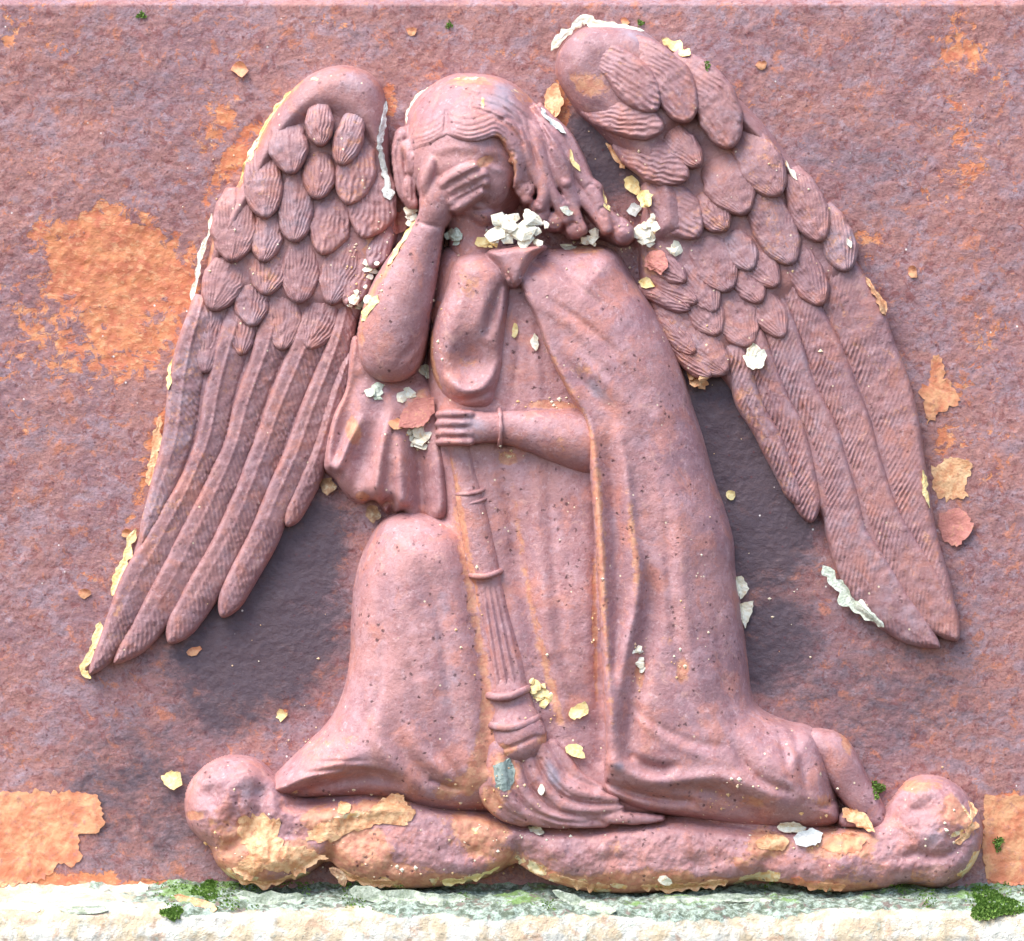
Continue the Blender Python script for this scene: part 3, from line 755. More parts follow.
# ---- wings
def feather(wing, pts, z0, z1, crown, kind='covert', seed=0, tilt=0.0, bold=1.0):
    r = np.random.default_rng(seed + 100)
    Psp = spline(pts, 1.15 if kind == 'long' else 1.0)
    n = len(Psp)
    d = np.gradient(Psp[:, :2], axis=0); L = np.hypot(d[:, 0], d[:, 1]) + 1e-6
    s = np.concatenate([[0], np.cumsum(np.hypot(*np.diff(Psp[:, :2], axis=0).T))])
    tx, ty = d[:, 0] / L, d[:, 1] / L
    nx, ny = -ty, tx
    hw = Psp[:, 2].copy() * (1.0 if kind == 'long' else 1.22 * np.interp(s / s[-1], [0, .2, .55, 1], [.42, .80, 1.0, 0.92]))
    rest = s[-1] - s
    tipL = min(s[-1] * 0.5, hw.max() * (1.7 if kind == 'long' else 1.5))
    hw = hw * np.where(rest < tipL, np.clip(1 - (1 - rest / tipL) ** 2, 0, 1) ** (0.64 if kind == 'long' else 0.60), 1.0) + 0.15
    hw *= 1 + 0.035 * np.interp(s, np.linspace(0, s[-1], 12), r.normal(size=12))
    nv = 39 if kind == 'long' else 45
    v = np.linspace(-1, 1, nv)
    v = np.sign(v) * (1 - (1 - np.abs(v)) ** 1.25)
    q = v[None, :] * hw[:, None]
    X = Psp[:, 0:1] + nx[:, None] * q; Y = Psp[:, 1:2] + ny[:, None] * q
    u = s / s[-1]
    edge = (1 - np.abs(v))[None, :] * hw[:, None]
    Rr = 6.0 if kind == 'long' else 5.0
    rim = rnd(np.minimum(edge, rest[:, None] * 0.9 + 0.0 * edge), Rr)
    z = z0 + (z1 - z0) * (u ** 0.85)[:, None] - ((20 if pts[0][1] < 150 else 8) if kind != 'long' else 10) * (np.clip(1 - u / ((0.58 if pts[0][1] < 150 else 0.30) if kind != 'long' else 0.12), 0, 1) ** 2)[:, None] + crown * rim + crown * (0.35 if kind == 'long' else 0.30) * (1 - v[None, :] ** 2) + tilt * q / max(hw.max(), 1)
    fade = np.clip(edge / 3.5, 0, 1)
    wob = np.interp(s, np.linspace(0, s[-1], 14), r.normal(size=14))[:, None]
    amp = np.clip(0.8 + 0.45 * vnoise(nv, n, 7, seed + 3), 0.15, 1.5)
    if kind == 'long':
        per = 6.6 + r.uniform(-.4, .5)
        side = 1.0 if tilt > 0 else -1.0
        ph_ = (s[:, None] + side * 1.25 * q + 1.2 * wob + 1.3 * vnoise(nv, n, 13, seed + 8)) / per
        w = np.sin(2 * math.pi * ph_) * 0.8 + 0.45 * vnoise(nv, n, 3.2, seed + 12)
        patch = np.clip(0.72 + 0.6 * vnoise(nv, n, 22, seed + 6), 0.2, 1.2)
        z += bold * 0.75 * amp * patch * fade * w * np.clip(0.62 - side * 0.7 * q / hw[:, None], 0.12, 1.1)
        z += 1.5 * np.exp(-((q - 0.15 * hw[:, None]) / 1.7) ** 2) * np.clip(1.1 - u[:, None], 0.2, 1)
    else:
        per = 3.7 + r.uniform(-.4, .6)
        ph_ = v[None, :] * (hw.max() / 4.0) * (1 + 0.12 * u[:, None]) + 0.055 * s[:, None] * np.sign(q) + 0.12 * wob + 0.22 * vnoise(nv, n, 9, seed + 9)
        if kind == 'stria':
            ph_ = (q * (1.15 - 0.3 * u[:, None]) + 0.30 * s[:, None] + 0.8 * wob + 2.2 * vnoise(nv, n, 14, seed + 9)) / (4.6 + 1.2 * u[:, None])
        w = np.sin(2 * math.pi * ph_)
        am2 = np.clip(0.75 + 0.6 * vnoise(nv, n, 15, seed + 21), 0.2, 1.2)
        w = 0.85 * w + 0.4 * vnoise(nv, n, 4.5, seed + 23)
        z += bold * (0.95 if kind == 'stria' else 0.9) * am2 * amp * fade * np.clip(u[:, None] * 2.2, 0, 1) * w
        z += 0.65 * np.exp(-((q - 0.6 * wob) / 1.8) ** 2)
    z += 0.55 * vnoise(nv, n, 6, seed + 5)
    V = np.stack([X, Y, z], 2)
    sk = V[:, [0, -1]].copy(); sk[:, :, 2] = -4.0
    A = np.concatenate([sk[:, :1], V, sk[:, 1:]], 1)
    # close the root and the tip
    cap0 = A[:1].copy(); cap0[..., 2] = -4.0
    cap1 = A[-1:].copy(); cap1[..., 2] = -4.0
    A = np.concatenate([cap0, A, cap1], 0)
    h, w_ = A.shape[:2]
    ii = np.arange(h * w_).reshape(h, w_)
    f = np.stack([ii[:-1, :-1].ravel(), ii[:-1, 1:].ravel(), ii[1:, 1:].ravel(), ii[1:, :-1].ravel()], 1)
    vv = A.reshape(-1, 3)
    SURF.append((vv, f))
    m = np.zeros((len(vv), 4), np.float32)
    m[:, 0] = 0.10 + 0.12 * r.random()
    m[:, 2] = r.uniform(0, 0.35)
    return link('feather', vv, f, M_WING, wing, m)


lw_out = [(384, 98), (377, 79), (357, 67), (335, 65), (310, 74), (290, 91), (270, 117), (253, 150), (240, 180), (222, 211), (209, 250), (201, 290), (190, 320), (178, 345), (168, 400), (163, 439),
          (148, 498), (126, 570), (108, 625), (100, 655), (120, 648), (160, 625), (205, 600), (245, 560), (275, 520), (318, 462), (345, 400), (355, 335), (374, 292), (398, 238), (392, 190), (386, 140)]
lb = inflate(lw_out, -4, 18, 9)
la = inflate([(385, 100), (377, 78), (357, 66), (335, 64), (310, 73), (290, 90), (270, 116), (252, 150), (239, 180), (221, 211), (209, 250), (222, 262), (246, 225), (268, 180), (292, 140), (325, 118),
              (362, 140), (392, 196), (398, 230), (392, 170)], -2, 33, 24)
lc = inflate([(318, 80), (352, 84), (384, 150), (396, 210), (386, 262), (352, 310), (300, 312), (250, 300), (212, 300), (226, 240), (250, 170), (280, 110)], -2, 22, 20)
lb = smax(lb, lc, 6)
lb = np.where(lb > NEG + 1, lb + 2.0 * blob(255, 430, 90, 130, 0.4), NEG)
lb = blur(smax(lb, la, 5), 1.2) + 0.5 * fbm(NX, NY, 20, 81, 3)
ora = np.maximum(stroke([(205, 270, .3, 4), (225, 205, .5, 5), (245, 170, .5, 5), (270, 115, .45, 5), (300, 80, .4, 5)]), blob(375, 245, 14, 30, .3, .45))
crm = np.maximum(stroke([(206, 262, .35, 2), (228, 200, .55, 3), (248, 165, .45, 2.5), (268, 120, .4, 2.5)]), blob(315, 78, 14, 6, -.4, .5))
wl = field_mesh('wing', lb, M_WING, angel, (ora, crm, blob(355, 85, 24, 18, 0, .5)))
tag(wl, 'wing nearer the bowed head, hanging with its tip lowest')
LONG_L = [[(206, 296, 13), (192, 350, 17), (185, 390, 18), (178, 439, 17), (158, 500, 12), (140, 548, 7)],
          [(246, 300, 16), (233, 345, 19), (221, 390, 17.5), (211, 439, 16), (195, 477, 15), (183, 503, 16.5), (160, 545, 18), (137, 586, 19), (120, 622, 15), (105, 652, 11), (89, 675, 9)],
          [(282, 300, 17), (271, 345, 18.5), (250, 404, 16.5), (236, 452, 15.5), (215, 500, 17), (197, 537, 18.5), (180, 572, 18), (160, 606, 17), (140, 636, 14), (113, 664, 10)],
          [(322, 300, 16), (309, 345, 19), (283, 407, 17.5), (267, 452, 16.5), (248, 500, 17.5), (230, 540, 17.5), (212, 573, 17.5), (193, 606, 17), (168, 644, 14)],
          [(350, 300, 11), (339, 345, 13), (316, 407, 15.5), (300, 452, 16), (277, 503, 15), (262, 540, 15), (243, 575, 14.5), (221, 618, 12)],
          [(352, 350, 7), (336, 400, 9), (319, 456, 10), (305, 490, 10.5), (286, 527, 9)]]
for i, p in enumerate(LONG_L):
    zt = (8, 7, 7, 8, 9, 7)[i]
    feather(wl, p, 12, zt + 1, 7.6, 'long', 200 + i, tilt=(3.2 if i else 1.5), bold=1.9)
COV_L = [((318, 92), (321, 147), 12, 'c'), ((360, 98), (352, 128), (340, 166), 12, 'c'), ((288, 112), (288, 140), (292, 175), 17, 'c'), ((262, 148), (263, 182), (266, 219), 16.5, 'c'),
         ((234, 196), (234, 228), (232, 263), 19.5, 'c'), ((318, 148), (319, 172), (317, 200), 14.5, 'c'), ((364, 140), (356, 172), (347, 205), 16.5, 's'),
         ((379, 178), (372, 208), (362, 238), 20.5, 's'), ((298, 172), (296, 205), (294, 243), 15, 'c'), ((336, 200), (330, 226), (321, 255), 18, 's'),
         ((268, 216), (266, 238), (263, 263), 14.5, 'c'), ((346, 236), (340, 268), (330, 305), 16, 'c'), ((301, 238), (300, 270), (298, 304), 17, 'c'),
         ((274, 255), (268, 275), (265, 296), 16.5, 'c'), ((232, 258), (222, 284), (211, 311), 18, 'c'), ((368, 255), (358, 280), (346, 306), 12.5, 's'),
         ((386, 232), (378, 252), (370, 268), 10, 's'), ((250, 282), (251, 304), (253, 327), 16, 'c'), ((282, 292), (283, 320), (281, 351), 16.5, 'c'),
         ((326, 298), (318, 324), (306, 350), 16, 'c'), ((213, 306), (209, 338), (205, 374), 12.5, 'c'), ((240, 304), (241, 330), (241, 356), 12, 'c')]
for i, c in enumerate(COV_L):
    pts = [(x, y, c[-2]) for x, y in c[:-2]]
    if len(pts) == 2: pts.insert(1, ((pts[0][0] + pts[1][0]) / 2, (pts[0][1] + pts[1][1]) / 2, c[-2]))
    ex_ = np.array(pts[0][:2]) - np.array(pts[1][:2]); ex_ = ex_ / (np.hypot(*ex_) + 1e-6) * (9 if pts[0][1] > 130 else 0)
    pts[0] = (pts[0][0] + ex_[0], pts[0][1] + ex_[1], c[-2] * 0.9)
    yt = pts[-1][1]
    zt = float(np.interp(yt, [140, 160, 200, 260, 310, 375], [30, 27, 23, 19, 16, 11]))
    zr = float(np.interp(pts[0][1], [90, 120, 150, 200, 260, 310], [28, 24, 18, 15, 12, 10]))
    feather(wl, pts, zr - 3, zt + 3, 6.8, 'stria' if c[-1] == 's' else 'covert', 300 + i, bold=1.0)

rw_out = [(556, 60), (560, 46), (579, 27), (599, 24), (624, 25), (644, 30), (677, 54), (712, 77), (735, 93), (764, 122), (790, 155), (826, 200), (850, 236), (859, 270), (880, 308), (900, 361), (914, 405),
          (922, 460), (930, 511), (944, 577), (952, 618), (944, 630), (925, 635), (904, 630), (882, 610), (850, 578), (834, 555), (820, 515), (805, 508), (780, 468), (743, 408), (718, 374), (690, 360),
          (660, 330), (640, 280), (640, 220), (648, 192), (640, 178), (624, 158), (599, 131), (579, 113), (569, 98), (557, 76)]
rb = inflate(rw_out, -4, 19, 9)
ra = inflate([(556, 60), (560, 46), (579, 27), (599, 24), (624, 25), (644, 30), (677, 54), (712, 77), (735, 93), (764, 122), (790, 155), (826, 200), (851, 236), (858, 262), (835, 240), (806, 205), (775, 170), (745, 140),
              (715, 118), (690, 130), (672, 150), (690, 200), (690, 240), (650, 240), (646, 190), (624, 158), (599, 131), (579, 113), (569, 98), (557, 76)], -2, 38, 28)
rc_ = inflate([(600, 90), (660, 60), (720, 90), (790, 165), (850, 250), (845, 285), (790, 300), (750, 335), (715, 360), (665, 320), (645, 270), (652, 200), (620, 150)], -2, 23, 22)
rb = smax(rb, rc_, 6)
rb = np.where(rb > NEG + 1, rb + 2.0 * blob(850, 450, 80, 130, -0.4), NEG)
rb = blur(smax(rb, ra, 5), 1.2) + 0.5 * fbm(NX, NY, 20, 83, 3)
ora = np.maximum(np.maximum(blob(590, 85, 30, 16, .4, .4), blob(733, 140, 10, 16, .4, .4)), np.maximum(stroke([(700, 70, .3, 4), (715, 80, .5, 4), (735, 95, .3, 4)]), blob(655, 262, 14, 16, 0, .6)))
crm = np.maximum(stroke([(700, 68, .4, 2.5), (716, 79, .55, 2.5), (732, 90, .4, 2)]), np.maximum(blob(649, 231, 9, 15, .4, .75), blob(787, 165, 3, 8, -.4, .6)))
wr = field_mesh('wing', rb, M_WING, angel, (ora, crm, blob(640, 40, 40, 18, .5, .5)))
tag(wr, 'raised wing behind the cloaked shoulder, its top highest of all')
LONG_R = [[(726, 340, 12), (738, 362, 13), (749, 401, 12.5), (768, 434, 12.5), (781, 462, 11.5), (801, 507, 8)],
          [(744, 320, 14), (756, 352, 15), (775, 401, 15), (791, 432, 14.5), (801, 465, 14), (812, 523, 13)],
          [(770, 290, 14), (787, 352, 18.5), (799, 388, 18), (820, 426, 17), (831, 457, 17), (840, 493, 18.5), (847, 532, 22), (860, 562, 25), (880, 595, 25), (908, 624, 19), (941, 648, 12)],
          [(788, 270, 16), (804, 308, 18), (820, 342, 20), (838, 390, 20.5), (854, 425, 18.5), (864, 460, 17.5), (875, 494, 17.5), (890, 532, 19), (912, 572, 21), (933, 606, 20), (959, 641, 14)],
          [(826, 256, 24), (850, 306, 29), (867, 342, 27), (883, 384, 26.5), (898, 432, 23.5), (910, 494, 20), (922, 541, 17), (936, 582, 15), (955, 625, 11)]]
for i, p in enumerate(LONG_R):
    feather(wr, p, 12, (8, 9, 9, 10, 8)[i], 7.6, 'long', 400 + i, tilt=-3.2, bold=1.6)
COV_R = [((590, 46), (622, 70), (657, 112), 17, 's'), ((628, 40), (666, 76), (689, 123), 18, 's'), ((676, 56), (710, 92), (731, 149), 18, 's'), ((586, 108), (622, 119), (664, 129), 15, 's'),
         ((662, 124), (680, 144), (700, 167), 13, 'c'), ((618, 142), (652, 160), (689, 178), 17.5, 's'), ((654, 186), (676, 210), (700, 237), 20, 's'), ((712, 156), (730, 184), (746, 215), 22, 'c'),
         ((704, 198), (714, 214), (727, 231), 14, 'c'), ((753, 182), (772, 222), (793, 265), 18.5, 'c'), ((795, 176), (808, 208), (822, 242), 16.5, 'c'), ((828, 212), (838, 240), (847, 272), 14.5, 'c'),
         ((740, 126), (758, 160), (779, 197), 19, 'c'), ((700, 238), (714, 262), (730, 292), 20, 'c'), ((732, 234), (741, 250), (752, 271), 14, 'c'), ((748, 252), (762, 268), (778, 287), 14, 'c'),
         ((736, 262), (748, 282), (762, 303), 14, 'c'), ((654, 256), (668, 268), (686, 282), 11, 'c'), ((687, 258), (700, 282), (716, 313), 14.5, 'c'), ((723, 292), (736, 318), (751, 347), 19.5, 'c'),
         ((688, 282), (702, 306), (719, 336), 16, 'c'), ((646, 290), (666, 299), (691, 309), 8, 'c'), ((660, 306), (690, 336), (727, 374), 18, 'c'), ((660, 318), (676, 334), (696, 354), 10, 'c'),
         ((656, 278), (674, 289), (698, 303), 10, 'c'), ((672, 338), (690, 356), (712, 377), 11, 'c'), ((790, 240), (806, 272), (822, 306), 15, 'c'), ((758, 288), (770, 312), (784, 338), 14, 'c')]
for i, c in enumerate(COV_R):
    pts = [(x, y, c[-2]) for x, y in c[:-2]]
    ex_ = np.array(pts[0][:2]) - np.array(pts[1][:2]); ex_ = ex_ / (np.hypot(*ex_) + 1e-6) * (9 if pts[0][1] > 150 else 4)
    pts[0] = (pts[0][0] + ex_[0], pts[0][1] + ex_[1], c[-2] * 0.9)
    yt = pts[-1][1]
    zt = float(np.interp(yt, [110, 135, 170, 230, 290, 370], [38, 34, 28, 22, 17, 13]))
    zr = float(np.interp(pts[0][1], [60, 130, 200, 260, 320], [36, 26, 18, 13, 10]))
    feather(wr, pts, zr - 3, zt + 3, 7.2, 'stria' if c[-1] == 's' else 'covert', 500 + i)

# ------------------------------------------------------------------ the lowered torch
TO = (505.0, 820.0, 20.0)
torch = empty('torch', *TO); ORIGIN['torch'] = TO
tag(torch, 'long fluted torch held upside down against the gown, flame sweeping along the ground', 'torch')
sh = blank()
capsule(sh, [(456, 436, 44, 13), (461, 452, 44, 13.2), (467, 480, 44, 14.2), (470, 498, 44, 15)], 0.9)
capsule(sh, [(470, 500, 46, 15.4), (476, 530, 46, 16.4), (484, 572, 46, 17.6)], 0.9)
capsule(sh, [(486, 580, 44, 17), (493, 620, 44, 20), (502, 660, 44, 23.5), (506, 690, 44, 25)], 0.85)
sh = blur(sh, 0.7)
for off, a in ((-9, 1.6), (-1.5, 2.2), (6, 2.2), (13, 1.5)):
    sh -= a * stroke([(487 + off * .7, 588, .5, 2.0), (494 + off * .9, 630, 1, 2.2), (503 + off * 1.1, 682, .7, 2.4)])
    sh += 0.7 * a * stroke([(487 + (off + 4) * .7, 588, .5, 1.8), (494 + (off + 4) * .9, 630, 1, 2.0), (503 + (off + 4) * 1.1, 682, .7, 2.0)])
sh += 0.5 * fbm(NX, NY, 16, 91, 3)
field_mesh('shaft', sh, M_BODY, torch, (stroke([(452, 460, .3, 5), (462, 520, .4, 5), (475, 590, .35, 5), (486, 680, .4, 5)]), None, None))


def ring(xa, ya, xb, yb, r, bow, zc, k):
    F = blank()
    P = []
    for t in np.linspace(0, 1, 9):
        e = math.sin(math.pi * t)
        P.append((xa + (xb - xa) * t, ya + (yb - ya) * t + bow * e, zc - 14 + k * math.sqrt(max(e, 0.02)), r))
    capsule(F, P, 1.0)
    return field_mesh('ring', blur(F, 0.7) + 0.3 * fbm(NX, NY, 10, int(ya), 2), M_BODY, torch)


ring(457, 494, 485, 489, 3.6, 2, 58, 14); ring(458, 504, 487, 498, 3.4, 2, 58, 13)
ring(470, 575, 501, 570.5, 4.2, 3, 60, 16); ring(486, 694, 527, 688, 5.2, 4.5, 64, 22); ring(491, 724, 537, 717, 5.4, 5, 69, 22)
col = blank()
capsule(col, [(507, 690, 46, 23), (511, 708, 47, 24.5), (514, 722, 48, 25)], 0.9)
capsule(col, [(515, 722, 52, 26), (520, 736, 56, 28)], 0.9)
col -= 2.5 * stroke([(489, 749, .6, 2), (505, 747, 1, 2), (522, 741, 1, 2), (536, 735, 1, 2), (548, 737, .6, 2)])
field_mesh('collar', blur(col, 0.9) + 0.4 * fbm(NX, NY, 14, 92, 3), M_BODY, torch, (blob(500, 748, 20, 8, 0, .5) + blob(550, 738, 14, 8, 0, .5), None, None))
fl = blank()
for L in ([(490, 752, 34, 12), (488, 772, 36, 13), (490, 794, 36, 12), (504, 812, 36, 9), (524, 822, 34, 6)],
          [(500, 748, 40, 13), (501, 776, 43, 14), (510, 800, 42, 12), (534, 817, 40, 9), (566, 825, 36, 5)],
          [(514, 750, 44, 11), (520, 782, 46, 11), (540, 807, 45, 10), (572, 819, 44, 9), (606, 823, 38, 5)],
          [(526, 748, 46, 10), (538, 778, 48, 10), (560, 801, 47, 9.5), (588, 809, 46, 9), (622, 806, 40, 4)],
          [(537, 744, 46, 10), (548, 763, 48, 10), (560, 781, 48, 10), (584, 793, 47, 9.5), (616, 798, 42, 5)],
          [(552, 745, 38, 9), (565, 761, 40, 9), (578, 776, 40, 8), (602, 787, 38, 4)],
          [(590, 812, 40, 7), (612, 816, 40, 8), (640, 818, 38, 7), (662, 818, 34, 4)]):
    capsule(fl, [(x, y, z + 15 + (4 if x < 512 else 0), r_) for x, y, z, r_ in L])
fl = blur(fl, 1.3)
for L in ([(507, 752), (510, 780), (524, 804), (552, 818), (586, 822)], [(520, 752), (529, 782), (549, 806), (580, 814), (610, 812)], [(532, 750), (545, 776), (560, 793), (586, 802), (612, 803)],
          [(547, 752), (562, 775), (580, 785), (606, 792)], [(494, 756), (494, 785), (504, 806), (524, 818)]):
    fl -= 2.6 * stroke([(x, y, (.5, 1, 1, 1, .5)[min(i, 4)], 2.2) for i, (x, y) in enumerate(L)])
for L in ([(512, 760), (516, 786), (534, 808), (560, 820)], [(541, 757), (554, 778), (574, 795), (600, 799)], [(530, 765), (540, 789), (560, 808), (590, 812)], [(498, 768), (499, 790), (512, 808)]):
    fl -= 1.6 * stroke([(x, y, 1, 1.5) for x, y in L])
fl += 0.6 * fbm(NX, NY, 12, 93, 3)
flame = field_mesh('flame', fl, M_BODY, torch, (np.maximum(blob(492, 800, 14, 20, 0, .5), blob(505, 772, 20, 26, 0, .45)), blob(497, 792, 3, 12, -.3, .4), blob(552, 772, 7, 20, -.3, .7)))

# ------------------------------------------------------------------ the mound of cloud under the figure
MO = (580.0, 886.0, 0.0)
mp = [(185, 809), (189, 787), (205, 768), (230, 757), (256, 760), (275, 776), (300, 796), (360, 788), (420, 798), (480, 806), (560, 812), (640, 814), (700, 814), (760, 820), (840, 826), (872, 824), (890, 806), (913, 780), (938, 778), (960, 789),
      (975, 807), (983, 828), (980, 854), (965, 877), (938, 889), (908, 885), (877, 891), (833, 890), (786, 881), (759, 880), (732, 886), (686, 891), (600, 891), (562, 883), (536, 873), (516, 862), (499, 873),
      (466, 884), (419, 887), (390, 887), (352, 880), (330, 860), (301, 877), (262, 885), (233, 880), (218, 865), (210, 849), (190, 830)]
mo = inflate(mp, -2, 58, 30, 2.8)
mo = smax(mo, ball(228, 803, 44, 48, 14, 47), 6)
mo = smax(mo, ball(930, 828, 50, 52, 14, 50), 6)
for q in ((268, 852, 56, 32, 22, 38), (410, 850, 90, 40, 22, 40), (620, 855, 116, 40, 22, 40), (830, 862, 94, 32, 22, 37)):
    mo = smax(mo, ball(*q), 9)
mo = np.where(mo > NEG + 1, mo, NEG)
mo = blur(mo, 1.6)
mo -= 9 * stroke([(262, 792, .6, 8), (258, 815, .9, 9), (246, 838, .8, 8), (226, 850, .5, 6)])
mo -= 7 * stroke([(331, 858, 1, 6), (334, 845, .7, 6), (344, 832, .2, 6)]) + 6 * stroke([(516, 862, 1, 6), (518, 850, .7, 6), (520, 836, .2, 6)])
mo -= 6 * stroke([(898, 858, .3, 5), (915, 852, 1, 5), (935, 856, .9, 5), (955, 848, .5, 6)]) + 3 * blob(212, 798, 12, 10)
mo -= 8 * stroke([(300, 800, .3, 8), (350, 792, 1, 9), (400, 792, .8, 8)])
mo += 5 * stroke([(300, 822, .4, 8), (345, 812, 1, 7), (395, 806, 1, 7), (418, 808, .5, 6)])
mo -= 4 * stroke([(760, 872, 1, 6), (764, 860, .7, 6), (776, 848, .2, 7)])
mo -= 16 * stroke([(410, 802, .2, 5), (440, 806, .8, 6), (480, 810, 1, 6), (500, 818, 1, 6), (540, 826, 1, 6), (600, 826, 1, 6), (660, 819, 1, 6), (705, 822, 1, 6), (760, 830, 1, 6), (800, 831, .9, 6), (832, 828, .6, 5)])
mo -= 12 * stroke([(284, 806, .4, 5), (320, 800, 1, 7), (360, 792, 1, 8), (400, 792, .6, 7)])
mo += -5 * blob(210, 792, 11, 9) + 3 * blob(238, 776, 15, 9) - 4 * blob(236, 818, 10, 12) - 5 * blob(922, 806, 13, 10) + 3.5 * blob(950, 798, 12, 14) - 4 * blob(955, 836, 10, 10) + 3 * blob(925, 832, 12, 9) - 4 * blob(470, 850, 20, 8) - 4 * blob(610, 858, 26, 7) + 3 * blob(560, 850, 20, 12) - 4 * blob(700, 860, 22, 8) - 3 * blob(400, 862, 18, 8)
mo += 3.4 * fbm(NX, NY, 34, 95, 5, 0.55) + 0.6 * fbm(NX, NY, 11, 96, 3)
md_ = sdf(mp)
mo = np.where(md_ > 3, np.maximum(mo, 2.0), np.where(md_ < -1.5, -8.0, mo)).astype(np.float32)
ora = np.zeros((NY, NX), np.float32); crm = np.zeros((NY, NX), np.float32)
for q in [(250, 838, 24, 26, 0, .55), (244, 872, 28, 9, 0, .6), (290, 852, 30, 12, -.2, .6), (350, 815, 44, 12, -.25, .6), (395, 800, 16, 16, 0, .6), (360, 850, 40, 22, .2, .5), (385, 872, 40, 12, 0, .45),
          (480, 832, 34, 22, .3, .5), (195, 815, 10, 5, 0, .6), (640, 880, 60, 9, 0, .55), (580, 882, 26, 8, 0, .6), (770, 843, 22, 12, 0, .6), (845, 842, 34, 14, -.1, .6), (960, 815, 8, 24, -.6, .55),
          (915, 786, 26, 8, 0, .4), (700, 882, 40, 8, 0, .5), (815, 886, 30, 6, 0, .35), (430, 878, 60, 7, 0, .3), (740, 860, 24, 8, 0, .3), (470, 800, 26, 9, 0, .5)]:
    ora = np.maximum(ora, blob(*q))
for q in [(252, 832, 14, 18, 0, .46), (240, 874, 20, 6, 0, .42), (292, 848, 20, 7, -.2, .42), (345, 816, 40, 7, -.25, .52), (398, 800, 11, 13, 0, .50), (360, 862, 26, 5, .2, .36), (478, 828, 18, 10, .3, .42), (955, 832, 14, 4, -.5, .5),
          (966, 812, 4, 14, -.6, .5), (660, 876, 30, 4, 0, .42), (770, 842, 16, 6, 0, .45), (842, 838, 20, 8, -.1, .45), (585, 880, 14, 5, 0, .45), (540, 826, 40, 5, 0, .35)]:
    crm = np.maximum(crm, blob(*q))
nb_ = fbm(NX, NY, 26, 98, 4)
ora = np.clip(ora * 1.05 + 0.22 * np.clip(nb_ + 0.25, 0, 1) + 0.28 * np.exp(-np.clip(md_, 0, 60) / 9.0) * (YY > 845), 0, .8); crm = np.maximum(crm * 1.15 + 0.10 * np.clip(fbm(NX, NY, 18, 99, 4), 0, 1), 0.60 * np.clip(0.2 + 1.6 * fbm(NX, NY, 17, 97, 4), 0, 1) * np.exp(-(np.clip(md_ - 5, 0, 60) / 8.0) ** 2) * (YY > 850))
mound = field_mesh('cloud_mound', mo, M_CLOTH, None, (ora, crm, blob(250, 785, 16, 20, 0, .5) + blob(935, 830, 20, 26, 0, .35)), origin=MO)
tag(mound, 'low lumpy bank of cloud with a round knob at each end, under the kneeling figure', 'mound')

# ------------------------------------------------------------------ ledge
ln, lm = 980, 120
lx = np.linspace(-220, 1244, ln)
tt = np.linspace(0, 1, lm)
prof = np.array([(882, -6), (889, 4), (892, 22), (896, 50), (901, 84), (906, 100), (913, 110), (930, 116), (990, 120), (1040, 120)], float)
cum = np.concatenate([[0], np.cumsum(np.hypot(*np.diff(prof, axis=0).T))]); cum /= cum[-1]
pyy = np.interp(tt, cum, prof[:, 0]); phh = np.interp(tt, cum, prof[:, 1])
LX, LY = np.meshgrid(lx, pyy); _, LHt = np.meshgrid(lx, phh)
nz = fbm(ln, lm, 26, 101, 5, .6); nz2 = fbm(ln, lm, 5, 102, 3, .6); nz3 = fbm(ln, lm, 60, 104, 3)
lich = np.clip((913 - LY) / 9 + 0.8 * nz3 + 0.5 * nz, -0.2, 1) * np.clip((LX - 60) / 150 + 0.35 * nz, 0.0, 1)
LYn = LY - (2.6 * nz + 1.5 * nz2) * np.clip(lich, 0.15, 1) - 1.2 * nz3
LHn = LHt + 2.0 * nz + 0.8 * nz2
ii = np.arange(ln * lm).reshape(lm, ln)
lf = np.stack([ii[:-1, :-1].ravel(), ii[1:, :-1].ravel(), ii[1:, 1:].ravel(), ii[:-1, 1:].ravel()], 1)
lmsk = np.stack([lich.ravel(), np.clip(0.35 * nz3 + 0.14 * np.exp(-((LX - 990) / 60) ** 2) + 0.12 + 0.25 * nz - np.clip((LY - 902) / 10, 0, 1), 0, 1).ravel(), np.zeros(LX.size), np.zeros(LX.size)], 1)
lv = np.stack([LX.ravel(), LYn.ravel(), LHn.ravel()], 1)
SURF.append((lv, lf))
ledge = link('ledge', lv, lf, M_LEDGE, None, lmsk, True, (512, 905, 0))
tag(ledge, 'cream painted ledge along the bottom with a crust of green grey lichen', 'ledge', None, 'structure')

# ------------------------------------------------------------------ loose paint, moss
off = 0; AV = []; AF = []
for v, f in SURF:
    AV.append(np.asarray(v)[:, [0, 1, 2]]); AF.append(np.asarray(f) + off); off += len(v)
AV = np.concatenate(AV); AF = np.concatenate(AF)
bvh = BVHTree.FromPolygons(AV.tolist(), AF.tolist())
del AV, AF


def surf(x, y):
    h = bvh.ray_cast(Vector((x, y, 400.0)), Vector((0, 0, -1)))
    return h[0][2] if h[0] is not None else 0.0


